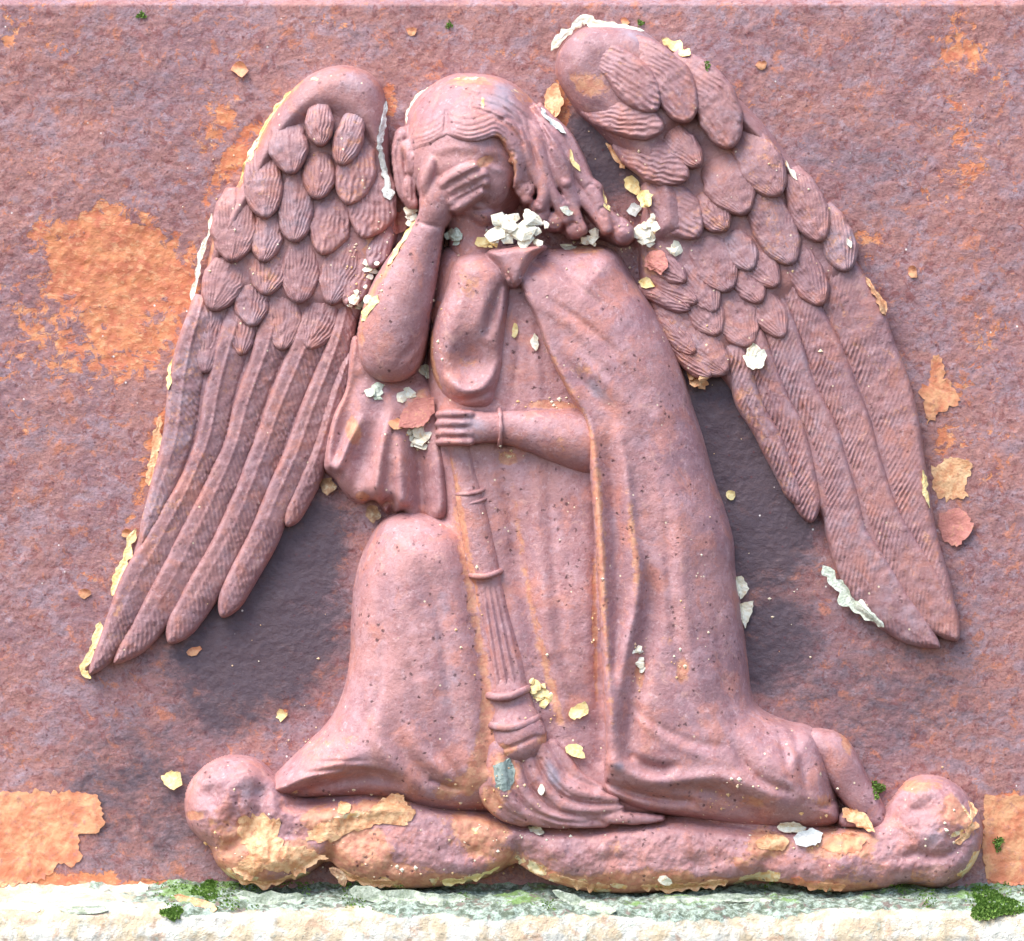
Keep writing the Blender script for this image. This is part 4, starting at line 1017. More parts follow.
def flake(pts, mat, name, label, cat='paint flake', group='loose flakes of old paint', lift=2.5, curl=4.0, cdir=-1.2, thick=1.6, seed=0, follow=0.75, rough=0.8, jag=1.0, tip=0.0):
    """a thin curled chip of paint with a ragged outline lying on what is under it"""
    r = np.random.default_rng(seed)
    P = np.array(pts, float)
    # ragged outline
    out = []
    n = len(P)
    for i in range(n):
        a, b_ = P[i], P[(i + 1) % n]
        L = np.hypot(*(b_ - a)); k = max(1, int(L / 2.6))
        nrm = np.array([-(b_ - a)[1], (b_ - a)[0]]) / (L + 1e-6)
        for j in range(k):
            out.append(a + (b_ - a) * j / k + nrm * r.normal() * jag * (0.8 if j else 0.3))
    out = np.array(out); c = out.mean(0)
    m = len(out); R = int(max(5, np.abs(out - c).max() / 2.6))
    rings = [np.array([c])] + [c + (out - c) * (k / R) for k in range(1, R + 1)]
    allp = np.concatenate(rings)
    ext = np.abs(out - c).max() + 1e-6
    sv = np.array([surf(x, y) for x, y in allp])
    base = np.median(sv)
    d = (allp - c) @ np.array([math.cos(cdir), math.sin(cdir)]) / ext
    wv = np.zeros(len(allp))
    for q_ in range(5):
        k_ = r.normal(size=2) * (0.10 + 0.09 * q_)
        wv += np.sin(allp @ k_ + r.uniform(0, 6.28)) / (1 + 0.5 * q_)
    zz = base + follow * np.clip(sv - base, -9, 9) + lift + tip * (allp[:, 1] - c[1]) + curl * np.clip(d + 0.15, 0, 2) ** 2 + rough * wv * 0.55
    sm_ = np.minimum(sv, base + 10)
    zz = np.maximum(zz, sm_ + 0.5)
    top = np.column_stack([allp, zz]); bot = np.column_stack([c + (allp - c) * 0.97, zz - thick])
    V = np.concatenate([top, bot]); K = len(allp)
    F = []
    idx = lambda k, i: 0 if k == 0 else 1 + (k - 1) * m + (i % m)
    for k in range(R):
        for i in range(m):
            if k == 0:
                F.append((0, idx(1, i), idx(1, i + 1))); F.append((K, K + idx(1, i + 1), K + idx(1, i)))
            else:
                a, b_, c_, d_ = idx(k, i), idx(k + 1, i), idx(k + 1, i + 1), idx(k, i + 1)
                F.append((a, b_, c_, d_)); F.append((K + a, K + d_, K + c_, K + b_))
    for i in range(m):
        a, b_ = idx(R, i), idx(R, i + 1)
        F.append((a, K + a, K + b_, b_))
    o = link(name, V, F, mat, None, None, False)
    return tag(o, label, cat, group)


def chip(cx, cy, rx, ry, rot, mat, label, seed, name='paint_flake', **kw):
    r = np.random.default_rng(seed)
    n = 9
    c, s = math.cos(rot), math.sin(rot)
    pts = []
    for k in range(n):
        t = 2 * math.pi * (k + 0.5 * r.random()) / n
        q = 0.75 + 0.4 * r.random()
        u, v = rx * q * math.cos(t), ry * q * math.sin(t)
        pts.append((cx + u * c - v * s, cy + u * s + v * c))
    kw.setdefault('tip', 0.0 if kw.get('lift', 0) < 2.5 else 0.32)
    return flake(pts, mat, name, label, seed=seed, **kw)


def strip(path, mat, label, seed, name='paint_strip', lift=1.5, thick=2.0, cat='paint strip', group='strips of paint peeling along edges', hgt=None, jit=0.4):
    """a ribbon of paint along an edge: path of (x, y, half width)"""
    r = np.random.default_rng(seed)
    P = spline(path, 2.0); n = len(P)
    d = np.gradient(P[:, :2], axis=0); L = np.hypot(d[:, 0], d[:, 1]) + 1e-6
    nx, ny = -d[:, 1] / L, d[:, 0] / L
    j1 = np.abs(1 + 0.45 * r.normal(size=n)); j2 = np.abs(1 + 0.45 * r.normal(size=n))
    kk = max(3, n // (2 if jit > .3 else 5))
    j1 = np.interp(np.linspace(0, 1, n), np.linspace(0, 1, kk), np.abs(1 + jit * r.normal(size=kk))); j2 = np.interp(np.linspace(0, 1, n), np.linspace(0, 1, kk), np.abs(1 + jit * r.normal(size=kk)))
    e_ = np.clip(np.minimum(np.arange(n), np.arange(n)[::-1]) / 3.0 + 0.15, 0, 1); j1 = j1 * e_; j2 = j2 * e_
    A = []
    for i in range(n):
        row = []
        for v in (-1, -.5, 0, .5, 1):
            w = P[i, 2] * (j1[i] if v < 0 else j2[i]) * v
            x, y = P[i, 0] + nx[i] * w, P[i, 1] + ny[i] * w
            z = surf(x, y) if hgt is None else max(hgt, surf(x, y))
            row.append((x, y, z))
        row = np.array(row); row[:, 2] = np.minimum(row[:, 2], np.median(row[:, 2]) + 3)
        row[:, 2] = np.maximum(row[:, 2], np.median(row[:, 2]) - 5) + lift + 0.5 * r.normal(size=5)
        A.append(row)
    A = np.array(A)
    for i in range(1, n - 1):
        A[i, :, 2] = A[max(0, i - 2):i + 3, :, 2].mean(0)
    bot = A.copy(); bot[..., 2] -= thick
    V = np.concatenate([A.reshape(-1, 3), bot.reshape(-1, 3)]); K = n * 5
    F = []
    for i in range(n - 1):
        for j in range(4):
            a = i * 5 + j
            F.append((a, a + 1, a + 6, a + 5)); F.append((K + a, K + a + 5, K + a + 6, K + a + 1))
        a = i * 5; F.append((a, a + 5, K + a + 5, K + a)); a += 4; F.append((a, K + a, K + a + 5, a + 5))
    F.append((0, K, K + 4, 4)); a = (n - 1) * 5; F.append((a, a + 4, K + a + 4, K + a))
    o = link(name, V, F, mat, None, None, False)
    return tag(o, label, cat, group)


import bmesh


def clump(cx, cy, rx, ry, rot, n, size, mat, label, seed, hgt=0.0):
    """a thick crumbly heap of broken old paint: angular lumps grown together"""
    r = np.random.default_rng(seed)
    V = []; F = []
    c, s = math.cos(rot), math.sin(rot)
    for _ in range(n):
        t = 2.39996 * _ + 0.5 * r.random(); q = math.sqrt((_ + 0.5) / n) * r.uniform(.85, 1.1)
        u, v = rx * q * math.cos(t), ry * q * math.sin(t)
        x, y = cx + u * c - v * s, cy + u * s + v * c
        sz = size * (0.45 + 0.75 * r.random()) * (1.1 - 0.35 * q)
        z = max(surf(x, y), hgt) + sz * 0.15
        bm = bmesh.new()
        fl = r.uniform(0.22, 0.42)
        ax, ay = r.normal(0, .25), r.normal(0.3, .25)
        for _k in range(13):
            p = r.normal(size=3); p /= np.linalg.norm(p)
            dx, dy, dz = p[0] * sz, p[1] * sz * r.uniform(.75, 1.0), p[2] * sz * fl
            bm.verts.new((x + dx, y + dy, z + dz + ax * dx + ay * dy))
        bmesh.ops.convex_hull(bm, input=bm.verts[:])
        bm.verts.index_update()
        b0 = len(V); ok = [w for w in bm.verts if w.link_faces]
        ix = {w: b0 + i for i, w in enumerate(ok)}
        V += [tuple(w.co) for w in ok]
        F += [tuple(ix[w] for w in f.verts) for f in bm.faces]
        bm.free()
    o = link('paint_clump', V, F, mat, None, None, False)
    return tag(o, label, 'paint clump', 'crumbly clumps of old cream paint')


for i, a_ in enumerate([
        (518, 230, 31, 17, -.1, 44, 7.0, M_CREAM, 'largest cream clump of broken paint, at the throat below the face', 70),
        (488, 241, 10, 6, 0, 10, 5.0, M_YELLOW, 'yellow clump of paint at the collar left of the largest cream clump', 50),
        (454, 236, 8, 7, .3, 9, 4.5, M_GREEN, 'greenish clump of paint in the shadow beside the raised wrist', 20),
        (649, 230, 8, 16, .35, 26, 5.5, M_CREAM, 'tall white clump of paint between the curls and the raised wing', 20),
        (674, 248, 8, 6, .2, 9, 5.0, M_CREAM, 'small white clump of paint on the small feathers beside the tall white clump', 0),
        (590, 238, 9, 8, .1, 12, 4.5, M_CREAM, 'white clump of paint on top of the cloaked shoulder under the curls', 30),
        (411, 216, 5, 9, .4, 14, 4.2, M_CREAM, 'white clump of paint touching the raised wrist', 20),
        (372, 268, 9, 12, .5, 16, 4.0, M_CREAM, 'upper cream clump of paint between lowered wing and forearm', 0),
        (360, 300, 12, 14, .6, 20, 4.2, M_CREAM, 'lower cream clump of paint between lowered wing and forearm', 0),
        (375, 391, 10, 6, .2, 12, 4.2, M_GREEN, 'greenish clump of paint under the point of the elbow', 0),
        (407, 394, 8, 5, -.5, 8, 4.2, M_CREAM, 'white clump of paint between the elbow and the torch hand', 0),
        (417, 436, 13, 9, .1, 20, 5.6, M_CREAM, 'thick cream clump of paint left of the torch hand', 0),
        (638, 658, 5, 16, -.25, 16, 3.6, M_CREAM, 'thin cream clump of paint in the deep fold of the cloak', 0),
        (540, 692, 7, 19, -.55, 26, 4.0, M_YELLOW, 'yellowish clump of paint running down beside the torch rings', 40),
        (701, 381, 14, 6, .35, 14, 5.0, M_GOLD, 'ochre clump of paint in the corner between cloak and raised wing', 8)]):
    clump(a_[0], a_[1], a_[2], a_[3], a_[4], max(4, int(a_[5] * 0.40)), a_[6] * 1.75, a_[7], a_[8], 700 + i, a_[9])

# big sheets on the panel
flake([(-30, 792), (20, 793), (60, 792), (97, 796), (101, 812), (103, 826), (95, 834), (84, 831), (77, 836), (78, 848), (80, 860), (73, 867), (57, 864), (52, 874), (30, 884), (10, 887), (-30, 890)],
      M_ORANGE, 'paint_sheet', 'big orange sheet of peeling paint at the lower left corner, notched right edge', lift=0.9, curl=1.5, cdir=0.1, seed=1, jag=1.8, rough=.2, follow=1.0)
flake([(919, 392), (930, 382), (934, 355), (940, 354), (946, 366), (945, 378), (958, 390), (962, 400), (957, 406), (940, 412), (929, 425), (925, 412), (926, 400)], M_ORANGE, 'paint_flake',
      'tall orange paint patch beside the middle of the raised wing', lift=0.8, curl=1.5, jag=2.0, thick=1.0, seed=2)
flake([(932, 470), (942, 464), (955, 456), (974, 464), (972, 476), (966, 486), (970, 497), (954, 500), (938, 496), (934, 484)], M_GOLD, 'paint_flake', 'ochre paint patch below the tall orange patch by the raised wing', lift=0.8, curl=1.5, jag=2.0, thick=1.0, seed=3)
flake([(940, 514), (958, 508), (968, 512), (975, 526), (968, 538), (958, 547), (944, 540), (940, 528)], M_PINK, 'paint_flake', 'red brown patch with a curled pale corner, lowest beside the raised wing', lift=1.2, curl=5, cdir=0.6, seed=4)
flake([(986, 796), (1030, 796), (1060, 800), (1060, 884), (1010, 886), (988, 880), (984, 850)], M_ORANGE, 'paint_sheet', 'orange painted patch in the lower right corner with moss on it', lift=0.9, curl=0.5, seed=5, rough=.2, follow=1.0)
# chips
CH = [
    (454, 236, 9, 7, .3, M_GREEN, 'greenish chip in the shadow beside the raised wrist', dict(lift=3, curl=3)),
    (569, 247, 9, 4, .1, M_CREAM, 'sliver of cream paint on top of the cloaked shoulder', dict(lift=2, curl=2)),
    (566, 212, 8, 4, .5, M_CREAM, 'cream sliver caught inside the loop of a curl', dict(lift=2, curl=1)),
    (755, 357, 12, 13, .1, M_CREAM, 'square cream chip standing alone on the long feathers of the raised wing', dict(lift=5, curl=4)),
    (418, 413, 23, 13, -.5, M_PINK, 'large pink flake standing up left of the torch hand', dict(lift=5, curl=6, follow=.4)),
    (396, 424, 9, 5, .2, M_ORANGE, 'orange chip left of the large pink flake under the elbow', dict(lift=3, curl=3)),
    (425, 371, 5, 10, -.5, M_CREAM, 'thin cream chip between elbow and breast', dict(lift=4, curl=3)),
    (327, 486, 9, 9, 0, M_BROWN, 'brown curled flake under the edge of the lowered wing', dict(lift=5, curl=8)),
    (372, 514, 8, 8, 0, M_BROWN, 'brown curled flake under the sleeve hem above the knee', dict(lift=6, curl=9)),
    (790, 827, 18, 6, .15, M_CREAM, 'white plate of paint under the trailing hem of the cloak', dict(lift=6, curl=4)),
    (808, 836, 15, 8, -.3, M_GREY, 'grey plate of paint just below the white plate on the mound', dict(lift=6, curl=5)),
    (858, 819, 20, 8, .6, M_GOLD, 'ochre curled plate of paint under the foot', dict(lift=6, curl=6, cdir=.6)),
    (842, 842, 22, 11, -.2, M_ORANGE, 'flat orange flake on the mound below the foot', dict(lift=1.2, curl=2)),
    (772, 842, 18, 9, .1, M_GOLD, 'ochre flake on the mound left of the grey plate', dict(lift=1.2, curl=2)),
    (578, 710, 11, 8, -.6, M_YELLOW, 'yellow chip on the gown between torch and cloak edge', dict(lift=4, curl=4)),
    (575, 750, 12, 7, .5, M_YELLOW, 'yellow plate above the torch flame', dict(lift=5, curl=3)),
    (541, 788, 3.5, 6, 0, M_CREAM, 'tiny cream chip on the torch flame', dict(lift=3, curl=1)),
    (536, 829, 9, 4, .2, M_CREAM, 'small white chip below the torch flame on the mound', dict(lift=3, curl=2)),
    (665, 879, 8, 5, .2, M_CREAM, 'white chip near the lower edge of the mound', dict(lift=3, curl=3)),
    (632, 183, 8, 12, -.3, M_YELLOW, 'dull yellow plate at the inner edge of the raised wing', dict(lift=3, curl=2)),
    (645, 199, 8, 9, 0, M_YELLOW, 'round yellow plate just below the dull yellow one beside the raised wing', dict(lift=6, curl=3)),
    (635, 209, 8, 6, 0, M_GREY, 'blue grey chips beside the round yellow plate', dict(lift=3, curl=3)),
    (554, 100, 9, 18, .1, M_GOLD, 'ochre flake in the gap between head and raised wing', dict(lift=6, curl=5)),
    (171, 780, 11, 10, .4, M_YELLOW, 'curled yellow flake on the panel left of the round knob', dict(lift=3, curl=6)),
    (239, 68, 9, 8, .6, M_ORANGE, 'orange flake on the panel above the lowered wing', dict(lift=3, curl=5)),
    (142, 891, 7, 8, 0, M_CREAM, 'round white spot low on the panel above the ledge', dict(lift=2, curl=1)),
    (83, 594, 7, 6, 0, M_ORANGE, 'small orange flake on the panel left of the lowered wing tip', dict(lift=2, curl=3)),
    (281, 716, 6, 6, 0, M_YELLOW, 'small yellow flake on the dark panel under the lowered wing', dict(lift=2, curl=3)),
    (125, 533, 6, 5, -.5, M_ORANGE, 'small orange flake by the gold strip on the lowered wing edge', dict(lift=2, curl=3)),
    (193, 652, 8, 5, -.5, M_ORANGE, 'dull orange flake just under the notched tip of the lowered wing', dict(lift=1.5, curl=2)),
    (411, 30, 6, 5, 0, M_ORANGE, 'small orange flake at the top of the panel above the head', dict(lift=1.5, curl=2)),
    (625, 20, 5, 4, 0, M_ORANGE, 'small orange flake above the top of the raised wing', dict(lift=1.5, curl=2)),
    (762, 64, 6, 5, 0, M_ORANGE, 'orange fleck on the panel right of the raised wing top', dict(lift=1.5, curl=2)),
    (731, 495, 5, 5, 0, M_YELLOW, 'single yellow fleck on the dark panel between cloak and raised wing', dict(lift=2, curl=2)),
    (914, 272, 5, 7, 0, M_ORANGE, 'salmon fleck on the panel right of the raised wing shoulder', dict(lift=2, curl=2)),
    (656, 262, 14, 12, .3, M_PINK, 'salmon flake between the cloaked shoulder and the small wing feathers', dict(lift=3, curl=3)),
    (647, 283, 8, 6, .3, M_YELLOW, 'curled yellow chip under the salmon flake at the shoulder', dict(lift=3, curl=5)),
    (400, 222, 9, 12, .3, M_PINK, 'salmon chip left of the raised wrist', dict(lift=3, curl=3)),
    (345, 773 + 33, 8, 7, 0, M_GOLD, 'ochre flake inside the open hem fold', dict(lift=2, curl=3)),
    (437, 311, 5, 12, .3, M_PINK, 'salmon sliver between forearm and breast', dict(lift=2, curl=2)),
    (535, 342, 4, 9, 0, M_CREAM, 'cream drip on the gown beside the cloak edge', dict(lift=2, curl=1)),
    (515, 331, 3.5, 8, .1, M_YELLOW, 'yellow drip on the gown below the clasp', dict(lift=2, curl=1)),
    (504, 773, 12, 17, .1, M_PATINA, 'green grey bare patch on the top of the torch flame', dict(lift=0.6, curl=0, follow=1.0, rough=.1, jag=.5)),
]
for i, (cx_, cy_, rx, ry, rot, mat, lab, kw) in enumerate(CH):
    chip(cx_, cy_, rx, ry, rot, mat, lab, 1000 + i, **kw)

# long peeled edge of the ochre layer on the mound
flake([(306, 836), (318, 824), (340, 818), (362, 814), (382, 800), (392, 792), (404, 794), (408, 804), (416, 812), (408, 824), (398, 818), (384, 820), (372, 826), (352, 830), (334, 840), (318, 842)],
      M_GOLD, 'paint_flake', 'long ragged ochre flake under the open hem fold on the mound', lift=0.9, curl=5, cdir=-1.57, seed=21, follow=.95, jag=2.2, thick=1.0)
flake([(240, 818), (262, 812), (280, 816), (276, 832), (290, 846), (316, 850), (330, 858), (300, 872), (268, 868), (250, 880), (236, 872), (250, 850), (238, 834)],
      M_GOLD, 'paint_flake', 'broad ochre and orange flake on the mound beside the left knob', lift=0.5, curl=0.8, seed=22, follow=1.0, jag=2.4, thick=.8)
# slivers
flake([(736, 577), (742, 576), (750, 589), (747, 594), (741, 600), (737, 592)], M_CREAM, 'paint_flake', 'upper white sliver standing out from the cloak edge over dark panel', lift=4, curl=2, seed=23, jag=.5)
flake([(740, 604), (754, 601), (753, 612), (746, 629), (742, 620)], M_CREAM, 'paint_flake', 'lower white sliver standing out from the cloak edge over dark panel', lift=4, curl=2, seed=24, jag=.5)
strip([(823, 566, 4), (838, 585, 6), (855, 604, 6), (872, 618, 5), (884, 627, 3)], M_GREEN, 'pale green strip of paint under the trailing edge of the raised wing', 31, lift=5, hgt=6)
strip([(99, 622, 3), (96, 640, 4.5), (88, 658, 4.5), (82, 672, 4), (90, 679, 3)], M_YELLOW, 'bright yellow strip wrapped round the tip of the lowered wing', 32, lift=2, hgt=4)
strip([(135, 529, 3), (126, 553, 4), (119, 575, 5), (111, 596, 4)], M_YELLOW, 'bright yellow strip on the lowered wing edge above its tip', 33, lift=2, hgt=4)
strip([(159, 415, 3), (156, 440, 4), (152, 460, 4), (148, 486, 3)], M_GOLD, 'ochre strip midway down the outer edge of the lowered wing', 34, lift=2, hgt=4)
strip([(211, 213, 2), (209, 232, 2), (201, 250, 2.2), (197, 272, 2.2), (190, 300, 1.8)], M_CREAM, 'thin white strip along the upper outer edge of the lowered wing', 35, lift=2.5, hgt=4)
strip([(172, 358, 2), (169, 376, 2.4), (168, 390, 2)], M_YELLOW, 'short pale strip on the lowered wing edge between ochre and white strips', 36, lift=2.5, hgt=4)
strip([(240, 178, 2), (252, 150, 2.4), (270, 116, 2.4), (290, 90, 2)], M_YELLOW, 'faint yellow strip on the shoulder of the lowered wing', 37, lift=1.0)
strip([(386, 100, 2), (384, 118, 2.6), (380, 140, 2.6), (382, 160, 3), (386, 180, 3.4), (390, 200, 5)], M_GREY, 'white and grey strip in the gap between lowered wing and head', 38, lift=3, hgt=6)
strip([(551, 50, 3), (560, 38, 4), (574, 25, 4), (584, 19, 5), (596, 23, 4), (620, 25, 2.5), (645, 30, 2)], M_CREAM, 'cream strip curling over the top of the raised wing', 39, lift=3, hgt=6)
strip([(662, 38, 3), (676, 46, 5), (690, 55, 4)], M_YELLOW, 'yellow flake strip on the outer edge of the raised wing near its top', 40, lift=3, hgt=6)
strip([(541, 108, 2), (546, 118, 2.6), (556, 126, 3), (566, 134, 2)], M_GREY, 'pale grey strip along the back of the hair', 41, lift=3, hgt=8)
strip([(570, 150, 1.6), (573, 162, 2), (580, 172, 2)], M_YELLOW, 'thin yellow strip on the outer side of the curls', 42, lift=2, hgt=8)
strip([(603, 190, 1.6), (605, 204, 2.2), (610, 212, 2)], M_YELLOW, 'short yellow strip beside the lower curls', 43, lift=2, hgt=8)
strip([(406, 124, 1.2), (408, 110, 1.6), (416, 97, 1.6), (428, 86, 1)], M_CREAM, 'thin white line of paint round the back of the head', 44, lift=1.5)
strip([(866, 276, 2), (873, 290, 2.4), (880, 300, 3.6), (886, 315, 3)], M_GOLD, 'ochre strip curling off the outer edge of the raised wing at its bend', 45, lift=3, hgt=6)
strip([(923, 470, 2), (926, 490, 2.4), (930, 508, 2)], M_YELLOW, 'thin yellow strip low on the outer edge of the raised wing', 46, lift=3, hgt=6)
strip([(786, 160, 1.6), (791, 172, 2.4), (797, 180, 1.6)], M_CREAM, 'small white strip on the shoulder of the raised wing', 47, lift=1.5)
strip([(847, 238, 1.6), (851, 248, 2.2)], M_CREAM, 'tiny white strip on the raised wing below its shoulder strip', 48, lift=1.5)
strip([(415, 222, 2), (403, 242, 2.2), (388, 266, 2)], M_YELLOW, 'cream strip along the outer side of the raised forearm', 49, lift=1.5)
strip([(378, 296, 3), (370, 308, 4.5), (362, 322, 3)], M_YELLOW, 'yellow strip between forearm and lowered wing above the elbow', 50, lift=2)
strip([(606, 142, 2), (618, 158, 3), (625, 168, 2.5)], M_GOLD, 'ochre strip on the inner edge of the raised wing beside the hair', 51, lift=3, hgt=6)
for i, (pth, mt, lab) in enumerate([
        ([(232, 874, 2), (250, 880, 4), (275, 880, 4.5), (298, 873, 3)], M_GOLD, 'ochre crust along the lower edge of the mound under the left knob'),
        ([(340, 868, 2), (356, 876, 4.5), (380, 881, 4), (402, 881, 2.5)], M_GOLD, 'ochre crust along the lower edge of the mound right of its first notch'),
        ([(440, 880, 2), (462, 879, 4), (484, 873, 3.5), (500, 866, 2)], M_YELLOW, 'pale crust along the lower edge of the mound left of the middle notch'),
        ([(548, 873, 2), (566, 879, 4), (590, 885, 4.5), (610, 886, 3)], M_GOLD, 'ochre crust along the lower edge of the mound right of the middle notch'),
        ([(640, 885, 2.5), (668, 885, 4.5), (700, 883, 5), (728, 880, 3)], M_GOLD, 'broad ochre crust along the lower edge of the mound below the cloak hem'),
        ([(790, 877, 2), (815, 884, 3.5), (845, 885, 3)], M_ORANGE, 'orange crust along the lower edge of the mound left of the right knob'),
        ([(968, 800, 2), (972, 816, 4), (966, 832, 4.5), (952, 842, 3)], M_GOLD, 'ochre crust curving down the right knob of the mound')]):
    strip(pth, mt, lab, 90 + i, name='paint_crust', lift=1.0, thick=1.6, cat='paint crust', group='crusts of paint on the mound', jit=0.55)
# curled paint along the ledge
for i, (pth, mt, lab) in enumerate([
        ([(350, 888, 5), (380, 893, 7), (420, 897, 8), (450, 898, 6), (466, 895, 4)], M_CRUST, 'long curled grey green plate of paint on the ledge under the mound'),
        ([(552, 888, 3), (572, 897, 5), (592, 904, 5), (615, 906, 3)], M_CRUST, 'pale layered curl of paint on the ledge right of the mound notch'),
        ([(238, 892, 6), (262, 897, 9), (285, 898, 8), (305, 893, 5)], M_CRUST, 'broad green grey curl of paint on the ledge near the moss'),
        ([(330, 866, 3), (342, 874, 5), (346, 884, 4)], M_BROWN, 'small brown curl of paint hanging from the mound notch'),
        ([(0, 903, 5), (20, 903, 6), (44, 906, 4)], M_CREAM, 'white strip of paint on the far left end of the ledge'),
        ([(64, 905, 3), (90, 906, 4), (112, 906, 3)], M_CRUST, 'pale green strip on the ledge left of the moss'),
        ([(650, 899, 3), (690, 897, 4), (735, 895, 4), (770, 897, 3)], M_CRUST, 'flat lichened plate on the ledge under the right half of the mound'),
        ([(176, 893, 3), (196, 899, 5), (220, 905, 4)], M_GOLD, 'ochre leaf of paint beside the moss on the ledge')]):
    strip(pth, mt, lab, 60 + i, name='paint_curl', lift=4, cat='paint curl', group='curls of paint on the ledge', hgt=70, jit=0.25)

# crumbs too many to count
V = []; F = []
r = np.random.default_rng(77)
areas = [(365, 285, 18, 40, 46), (350, 250, 10, 16, 10), (384, 250, 8, 26, 16), (525, 232, 34, 18, 40), (415, 430, 22, 22, 26), (640, 240, 22, 34, 40), (540, 700, 12, 26, 34), (480, 800, 50, 40, 60),
         (520, 830, 80, 12, 50), (400, 870, 160, 14, 40), (720, 806, 30, 14, 26), (800, 835, 60, 16, 40), (640, 665, 8, 26, 18), (680, 665, 12, 18, 14), (548, 404, 36, 6, 24), (508, 456, 16, 8, 16),
         (950, 840, 30, 34, 24), (330, 745, 50, 16, 20), (755, 780, 36, 16, 26), (596, 620, 6, 90, 16), (470, 620, 14, 90, 16), (700, 600, 40, 120, 26), (240, 230, 60, 120, 20), (780, 260, 90, 130, 36),
         (270, 640, 60, 50, 14), (780, 610, 40, 70, 14), (440, 320, 8, 50, 16), (830, 800, 20, 16, 14), (345, 805, 60, 30, 26), (600, 200, 40, 60, 24), (250, 845, 50, 34, 26)]
for cx_, cy_, sx, sy, n in areas:
    for _ in range(int(n * 0.6)):
        x, y = cx_ + sx * r.normal() * 0.6, cy_ + sy * r.normal() * 0.6
        z = surf(x, y)
        s = 0.55 + 1.5 * r.random() ** 2.6
        b0 = len(V)
        for dx, dy, dz in ((1, 0, 0), (0, 1, 0), (-1, 0, 0), (0, -1, 0), (0, 0, 1), (0, 0, -1)):
            V.append((x + s * dx * (0.6 + r.random()), y + s * dy * (0.6 + r.random()), z + 0.5 + s * dz * 0.8))
        F += [(b0 + a, b0 + b_, b0 + c_) for a, b_, c_ in ((0, 1, 4), (1, 2, 4), (2, 3, 4), (3, 0, 4), (1, 0, 5), (2, 1, 5), (3, 2, 5), (0, 3, 5))]
cr = link('paint_crumbs', V, F, M_CRUMB, None, None, False, (512, 500, 0))
tag(cr, 'tiny pale crumbs of flaked paint scattered over the relief', 'crumbs', None, 'stuff')


def moss(cx, cy, rx, ry, n, lab, seed, size=1.6, dz=3):
    r = np.random.default_rng(seed)
    V = []; F = []
    for _ in range(n):
        t = 2 * math.pi * r.random(); q = math.sqrt(r.random())
        q *= 0.8 + 0.25 * math.sin(3 * t + seed)
        x, y = cx + rx * q * math.cos(t), cy + ry * q * math.sin(t)
        z = surf(x, y) + dz * (1 - q * q) * r.random()
        for k in range(3):
            a = 2 * math.pi * r.random(); l = size * (0.6 + 0.9 * r.random())
            ex, ey, ez = math.cos(a) * l * .8, math.sin(a) * l * .8 - .3 * l, l * (0.5 + r.random())
            px_, py_ = -math.sin(a) * size * .45, math.cos(a) * size * .45
            b0 = len(V)
            V += [(x - px_, y - py_, z), (x + px_, y + py_, z), (x + ex * .6 + px_ * .7, y + ey * .6 + py_ * .7, z + ez * .8), (x + ex, y + ey, z + ez), (x + ex * .6 - px_ * .7, y + ey * .6 - py_ * .7, z + ez * .8)]
            F.append((b0, b0 + 1, b0 + 2, b0 + 3, b0 + 4))
    o = link('moss_tuft', V, F, M_MOSS, None, None, False)
    return tag(o, lab, 'moss', 'moss tufts')


moss(990, 902, 30, 15, 900, 'large moss cushion on the ledge under the lower right corner', 1, 2.2, 9)
moss(878, 790, 8, 9, 120, 'small bright moss tuft between the foot and the right knob', 2, 1.8, 5)
moss(1000, 845, 6, 10, 90, 'moss tuft on the orange patch in the lower right corner', 3, 1.6, 4)
moss(176, 909, 13, 7, 260, 'moss tuft on the ledge edge, leftmost', 4, 1.9, 6)
moss(206, 890, 15, 9, 320, 'moss tuft climbing beside the left knob of the mound', 5, 1.9, 6)
moss(140, 14, 6, 4, 50, 'moss speck at the top of the panel far left', 6, 1.2, 2)
moss(449, 24, 4, 4, 40, 'moss speck at the top of the panel above the head', 7, 1.2, 2)
moss(641, 22, 4, 4, 40, 'moss speck just above the raised wing top', 8, 1.2, 2)
moss(707, 66, 3, 6, 40, 'moss speck on the outer edge of the raised wing', 9, 1.2, 2)

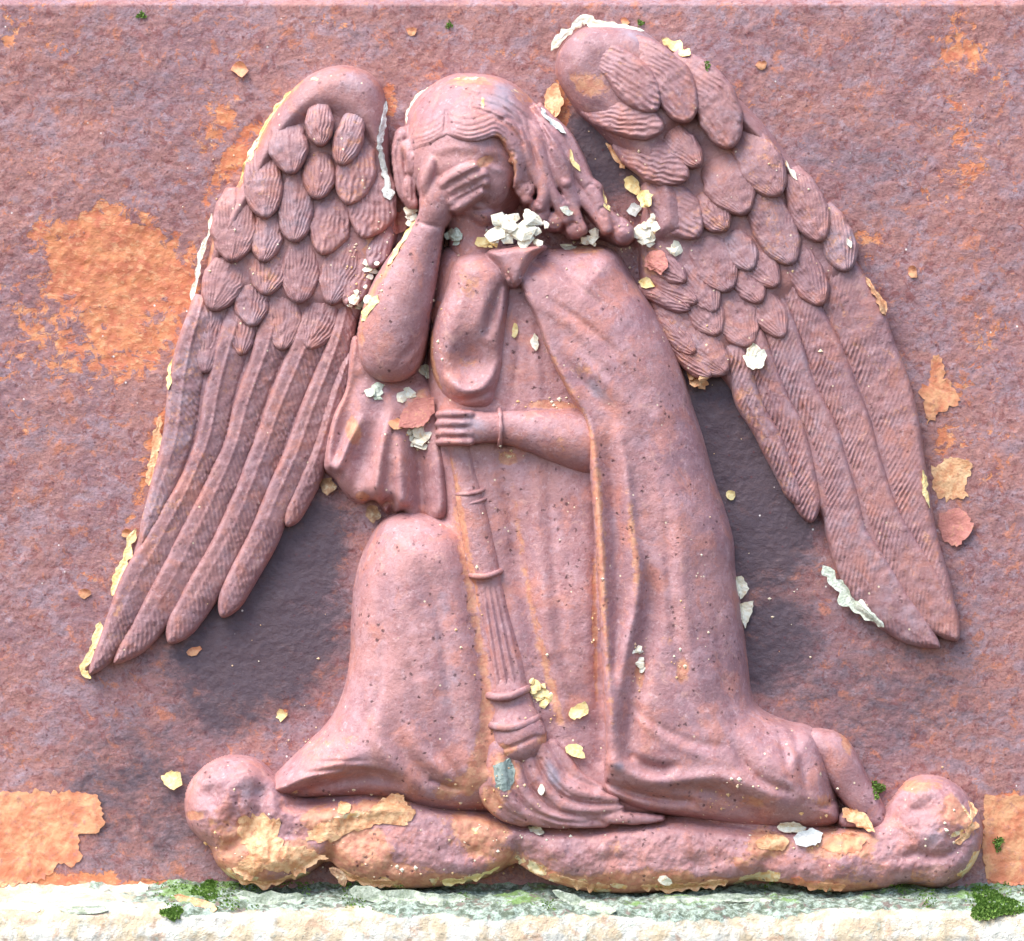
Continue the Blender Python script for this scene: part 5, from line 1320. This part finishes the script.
r = np.random.default_rng(5)
V = []; F = []
gn = vnoise(1100, 60, 22, 601) + 0.6 * vnoise(1100, 60, 7, 602)
for _ in range(5200):
    x = 150 + 900 * r.random(); y = 884 + 22 * r.random() ** 1.2
    wgt = gn[int(y - 880), int(x - 20)] + 0.75 * math.exp(-((x - 985) / 60) ** 2) + 0.45 * math.exp(-((x - 250) / 120) ** 2) - 0.02 * (y - 884)
    if wgt < 0.42 + 0.3 * r.random():
        continue
    z = surf(x, y); size = 1.0 + 0.8 * r.random()
    for k in range(2):
        a = 2 * math.pi * r.random(); ex, ey, ez = math.cos(a) * size, math.sin(a) * size - .4 * size, size * (0.5 + r.random())
        px_, py_ = -math.sin(a) * size * .5, math.cos(a) * size * .5
        b0 = len(V)
        V += [(x - px_, y - py_, z - .3), (x + px_, y + py_, z - .3), (x + ex * .6 + px_ * .7, y + ey * .6 + py_ * .7, z + ez * .8), (x + ex, y + ey, z + ez), (x + ex * .6 - px_ * .7, y + ey * .6 - py_ * .7, z + ez * .8)]
        F.append((b0, b0 + 1, b0 + 2, b0 + 3, b0 + 4))
jm = link('moss_growth', V, F, M_MOSS, None, None, False, (600, 895, 60))
tag(jm, 'thin uneven moss growing along the joint above the ledge', 'moss growth', None, 'stuff')

# ------------------------------------------------------------------ light, camera, render settings
SUN_ELEV, SUN_AZ = math.radians(57), math.radians(180 + 50)      # upper left, in front of the panel
sd = Vector((math.sin(SUN_AZ) * math.cos(SUN_ELEV), math.cos(SUN_AZ) * math.cos(SUN_ELEV), math.sin(SUN_ELEV)))
sun = bpy.data.lights.new('sun', 'SUN'); sun.energy = 1.5; sun.angle = math.radians(48); sun.color = (1.0, 0.97, 0.93)
so = bpy.data.objects.new('sun', sun); so.location = sd * 3; so.rotation_euler = (-sd).to_track_quat('-Z', 'Y').to_euler(); COL.objects.link(so)
w = bpy.data.worlds.new('World'); sc.world = w; w.use_nodes = True
nt = w.node_tree; bg_ = nt.nodes['Background']
sky = nt.nodes.new('ShaderNodeTexSky'); sky.sky_type = 'NISHITA'; sky.sun_disc = False
sky.sun_elevation = SUN_ELEV; sky.sun_rotation = SUN_AZ
nt.links.new(sky.outputs[0], bg_.inputs[0]); bg_.inputs[1].default_value = 0.085
cam = bpy.data.cameras.new('camera'); co = bpy.data.objects.new('camera', cam); COL.objects.link(co)
D = 4.0
co.location = (0, -D, 0); co.rotation_euler = (math.radians(90), 0, 0)
cam.sensor_width = 36; cam.lens = 36 * (D - 25 * S) / (1024 * S)
cam.clip_start = 0.05; cam.clip_end = 100
sc.camera = co
sc.view_settings.view_transform = 'Standard'; sc.view_settings.look = 'None'
sc.view_settings.exposure = 2.25; sc.view_settings.gamma = 1.0
sc.cycles.use_denoising = True
sc.cycles.max_bounces = 6
